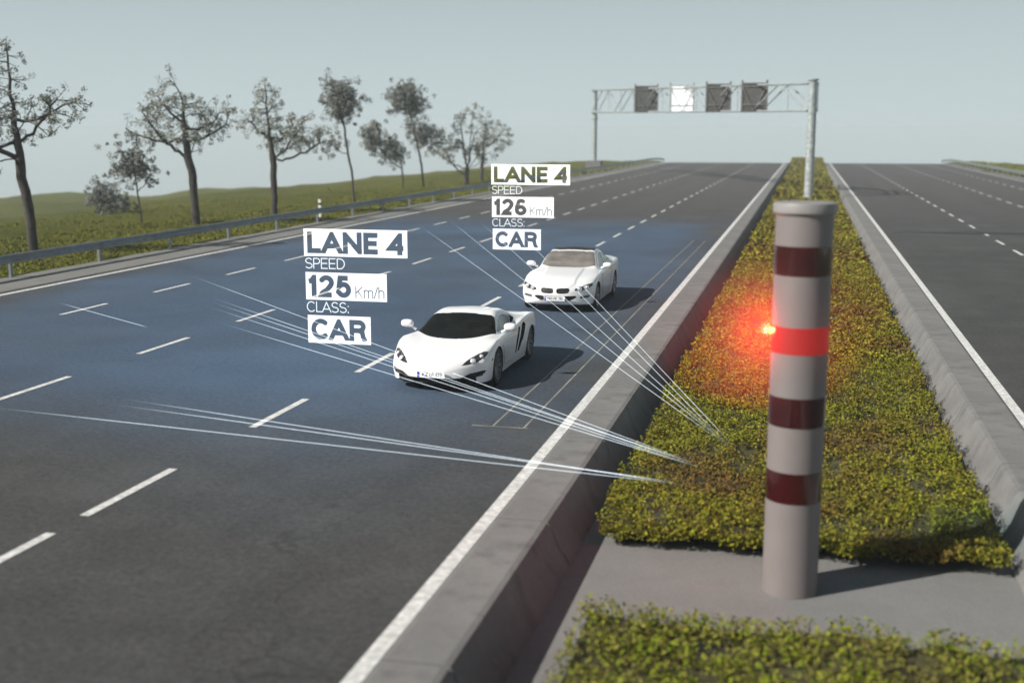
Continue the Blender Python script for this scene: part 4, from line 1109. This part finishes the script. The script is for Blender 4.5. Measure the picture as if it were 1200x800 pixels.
def raster_outlines(strokes, hw, res):
    """union of the strokes as closed outlines, traced on a fine grid"""
    xs = [a for s in strokes for a, _ in s]; ys = [b for s in strokes for _, b in s]
    x0, x1, y0, y1 = min(xs)-2.6*hw-.05137, max(xs)+2.6*hw+.05, min(ys)-hw-.05219, max(ys)+hw+.05
    nx_, ny_ = int((x1-x0)*res)+2, int((y1-y0)*res)+2
    X, Y = np.meshgrid(x0+np.arange(nx_)/res, y0+np.arange(ny_)/res)
    D = np.full(X.shape, 9.0)
    for st in strokes:
        q = [st[0]]
        for k in st[1:]:
            if math.dist(k, q[-1]) > 1e-4: q.append(k)
        closed = math.dist(q[0], q[-1]) < 1e-3
        for i in range(len(q)-1):
            (ax_, ay_), (bx_, by_) = q[i], q[i+1]; Ls = math.dist(q[i], q[i+1]); ux, uy = (bx_-ax_)/Ls, (by_-ay_)/Ls
            def ext(j, k):          # square corners at joints near a right angle
                if not (0 <= k < len(q)-1): return 0.0
                (cx_, cy_), (dx_, dy_) = q[k], q[k+1]; L2 = math.dist(q[k], q[k+1])
                return 0.0
            e0, e1 = ext(i, i-1), ext(i, i+1)
            at_edge = lambda y: abs(y-hw) < .02 or abs(y-1+hw) < .02        # stems run on to the base or cap line
            if i == 0 and not closed and abs(uy) > .6 and at_edge(ay_): e0 = 1.3*hw
            if i == len(q)-2 and not closed and abs(uy) > .6 and at_edge(by_): e1 = 1.3*hw
            t = (X-ax_)*ux+(Y-ay_)*uy; n_ = np.abs(-(X-ax_)*uy+(Y-ay_)*ux)
            D = np.minimum(D, np.maximum(np.maximum(-e0-t, t-Ls-e1), n_-hw))
            if i > 0 or closed:
                (px_, py_) = q[i-1] if i > 0 else q[-2]; L0 = math.dist((px_, py_), q[i]); vx, vy = (ax_-px_)/L0, (ay_-py_)/L0
                cr, dt = vx*uy-vy*ux, vx*ux+vy*uy
                if dt > .9: D = np.minimum(D, np.hypot(X-ax_, Y-ay_)-hw)
                else:
                    sg = -1 if cr > 0 else 1; n0 = (-vy*sg, vx*sg); n1 = (-uy*sg, ux*sg); mm = (n0[0]+n1[0], n0[1]+n1[1]); ml = math.hypot(*mm)
                    if ml > .2:
                        mm = (mm[0]/ml, mm[1]/ml); tl = min(hw/(mm[0]*n0[0]+mm[1]*n0[1]), 3.2*hw)
                        quad = [(ax_, ay_), (ax_+n0[0]*hw, ay_+n0[1]*hw), (ax_+mm[0]*tl, ay_+mm[1]*tl), (ax_+n1[0]*hw, ay_+n1[1]*hw)]
                        ar = sum(quad[k][0]*quad[(k+1)%4][1]-quad[(k+1)%4][0]*quad[k][1] for k in range(4)); so = 1 if ar > 0 else -1
                        sd = np.full(X.shape, -9.0)
                        for k in range(4):
                            (a_, b_), (c_, d_) = quad[k], quad[(k+1) % 4]; el = math.dist(quad[k], quad[(k+1) % 4])
                            if el > 1e-6: sd = np.maximum(sd, ((X-a_)*(d_-b_)-(Y-b_)*(c_-a_))/el*so)
                        D = np.minimum(D, sd)
    D = np.maximum(D, np.maximum(-Y-.001, Y-1.001))
    # marching squares
    segs = {}
    def pt(i, j, k):
        if k == 0: a, b, q = D[j,i], D[j,i+1], (i, j, 'h')
        elif k == 1: a, b, q = D[j,i+1], D[j+1,i+1], (i+1, j, 'v')
        elif k == 2: a, b, q = D[j+1,i], D[j+1,i+1], (i, j+1, 'h')
        else: a, b, q = D[j,i], D[j+1,i], (i, j, 'v')
        t = a/(a-b)
        return q, ((q[0]+t, q[1]) if q[2] == 'h' else (q[0], q[1]+t))
    T = {1:[(3,0)],2:[(0,1)],3:[(3,1)],4:[(1,2)],5:[(3,2),(1,0)],6:[(0,2)],7:[(3,2)],8:[(2,3)],9:[(2,0)],10:[(0,3),(2,1)],11:[(2,1)],12:[(1,3)],13:[(1,0)],14:[(0,3)]}
    nxt = {}; pos = {}
    In = D < 0
    C = In[:-1,:-1]*1+In[:-1,1:]*2+In[1:,1:]*4+In[1:,:-1]*8
    for j, i in zip(*np.where((C > 0) & (C < 15))):
        for a, b in T[int(C[j,i])]:
            qa, pa = pt(i, j, a); qb, pb = pt(i, j, b); nxt[qa] = qb; pos[qa] = pa; pos[qb] = pb
    loops = []; seen = set()
    for q in list(nxt):
        if q in seen: continue
        lp = []; k = q
        while k not in seen and k in nxt: seen.add(k); lp.append(pos[k]); k = nxt[k]
        P_ = [(x0+a/res, y0+b/res) for a, b in lp]
        # drop collinear points
        out = []
        for i in range(len(P_)):
            a, b, c_ = P_[i-1], P_[i], P_[(i+1) % len(P_)]
            if abs((b[0]-a[0])*(c_[1]-b[1])-(b[1]-a[1])*(c_[0]-b[0])) > 1e-6: out.append(b)
        if len(out) > 2: loops.append(out)
    return loops
_cache = {}
KERN = {('L','A'): -.17, ('C','A'): -.10, ('A','R'): -.04, ('A','N'): -.05, ('A','S'): -.06, ('1','2'): .03, ('E',' '): -.10, (' ','4'): -.14, ('m','/'): -.04, ('/','h'): -.04}
def glyph_outlines(body, tw, th, wt):
    """outlines of a line of text scaled to fill tw x th"""
    gap = .075 + wt; sw = sum(GLY[ch][0] for ch in body)
    f = (tw/th - wt - gap*(len(body)-1) - sum(KERN.get(q, 0) for q in zip(body, body[1:])))/sw          # widen the letters, not their strokes
    key = (body, wt, round(f, 3))
    if key not in _cache:
        x = 0; st = []
        for ch, nx2 in zip(body, body[1:]+' '):
            w, ss = GLY[ch]; st += [[(x+a*f, b) for a, b in s] for s in ss]; x += w*f+gap+KERN.get((ch, nx2), 0)
        _cache[key] = raster_outlines([[(a, b*(1-wt)+wt/2) for a, b in s] for s in st], wt/2, 97 if wt > .1 else 131)
    lp = _cache[key]
    xs = [p[0] for q in lp for p in q]; a, b = min(xs), max(xs)
    return [[((p[0]-a)/(b-a)*tw, p[1]*th) for p in q] for q in lp]
def text_line(root, body, tw, th, wt, loc):
    return fill_loops('text_line', glyph_outlines(body, tw, th, wt), HOLO_THIN, root, loc)
def readout(loc, k, speed, label):
    """k metres per unit of the drawing; origin at the lower left corner of the lowest plate"""
    root = empty('measurement_readout', loc, label, 'data label', 'measurement read-outs beside the cars')
    W_ = .15
    cut_plate(root, 75*k, 31.5*k, [('CAR', 67*k, 24*k, .24, 4*k, 3.7*k)], (2.2*k, 0, 0))
    text_line(root, 'CLASS:', 50*k, 12*k, .085, (1.5*k, 0, 35*k))
    cut_plate(root, 96*k, 31*k, [(speed, 51*k, 25*k, .23, 3*k, 3*k), ('Km/h', 34*k, 13*k, .085, 59*k, 3.2*k)], (1.0*k, 0, 49*k))
    text_line(root, 'SPEED', 47*k, 12*k, .085, (1.2*k, 0, 84*k))
    cut_plate(root, 121.5*k, 30.5*k, [('LANE 4', 113*k, 24*k, .24, 4*k, 3.2*k)], (0, 0, 98*k))
readout((-9.316, 21.30, 0.524), 0.01719, '125', 'larger white lane read-out reading 125 Km/h beside the sports car')
readout((-8.405, 32.00, 1.375), 0.01812, '126', 'smaller white lane read-out reading 126 Km/h beside the coupe')

def beams(name_label, pts):
    root = empty('scanner_beam_fan', pts[0][0], name_label, 'scan beams', 'thin white scanner beams')
    o = Vector(pts[0][0])
    for a, b, r in pts:
        pts_ = [Vector(a)-o + (Vector(b)-Vector(a))*q/24 for q in range(25)]
        ob = MB().tube(pts_, r, 6, False).build('beam', BEAM, root)
        at = ob.data.attributes.new('along', 'FLOAT', 'POINT')
        at.data.foreach_set('value', np.repeat(np.linspace(0, 1, 25), 6).astype(np.float32))
beams('lowest fan of three thin white beams, crossing the bare road below the sports car', [((-1.363, 14.679, 0.15), (-12.439, 15.654, 0.35), 0.0042), ((-1.363, 14.679, 0.15), (-10.488, 16.466, 0.4), 0.0042), ((-1.423, 14.742, 0.15), (-10.477, 16.091, 0.4), 0.0042)])
beams('middle fan of thin white beams, passing across the sports car bumper', [((-1.156, 15.541, 0.15), (-16.255, 29.029, 0.85), 0.0042), ((-1.203, 15.572, 0.15), (-13.566, 25.239, 0.8), 0.0042), ((-1.229, 15.609, 0.15), (-13.356, 24.682, 0.8), 0.0042), ((-1.149, 15.458, 0.15), (-12.983, 23.906, 0.8), 0.0042), ((-1.149, 15.458, 0.15), (-11.511, 21.721, 0.8), 0.0042)])
beams('upper fan of thin white beams, passing across the coupe bonnet', [((-0.804, 16.432, 0.15), (-15.703, 47.4, 0.9), 0.0042), ((-0.804, 16.432, 0.15), (-15.366, 50.691, 0.9), 0.0042), ((-0.83, 16.473, 0.15), (-13.94, 50.477, 0.9), 0.0042), ((-0.83, 16.473, 0.15), (-11.435, 46.534, 1.0), 0.0042), ((-0.8, 16.575, 0.15), (-7.769, 36.281, 1.05), 0.0042)])
beams('short lone white beam crossing the lane dash at the far left', [((-13.972, 23.423, 0.3), (-18.439, 26.554, 0.3), 0.0042)])


# ------------------------------------------------------------------ haze
mb = MB(); mb.box(-1550, 1550, -80, 2250, -260, 14.0)
hz = mb.build('haze', None); hz['kind'] = 'stuff'
m = bpy.data.materials.new('haze'); m.use_nodes = True; n, l = m.node_tree.nodes, m.node_tree.links
n.remove(n['Principled BSDF']); pv = n.new('ShaderNodeVolumePrincipled'); pv.inputs['Color'].default_value = (.86,.97,1.0,1); pv.inputs['Density'].default_value = .0008
l.new(pv.outputs[0], n['Material Output'].inputs['Volume']); hz.data.materials.append(m)
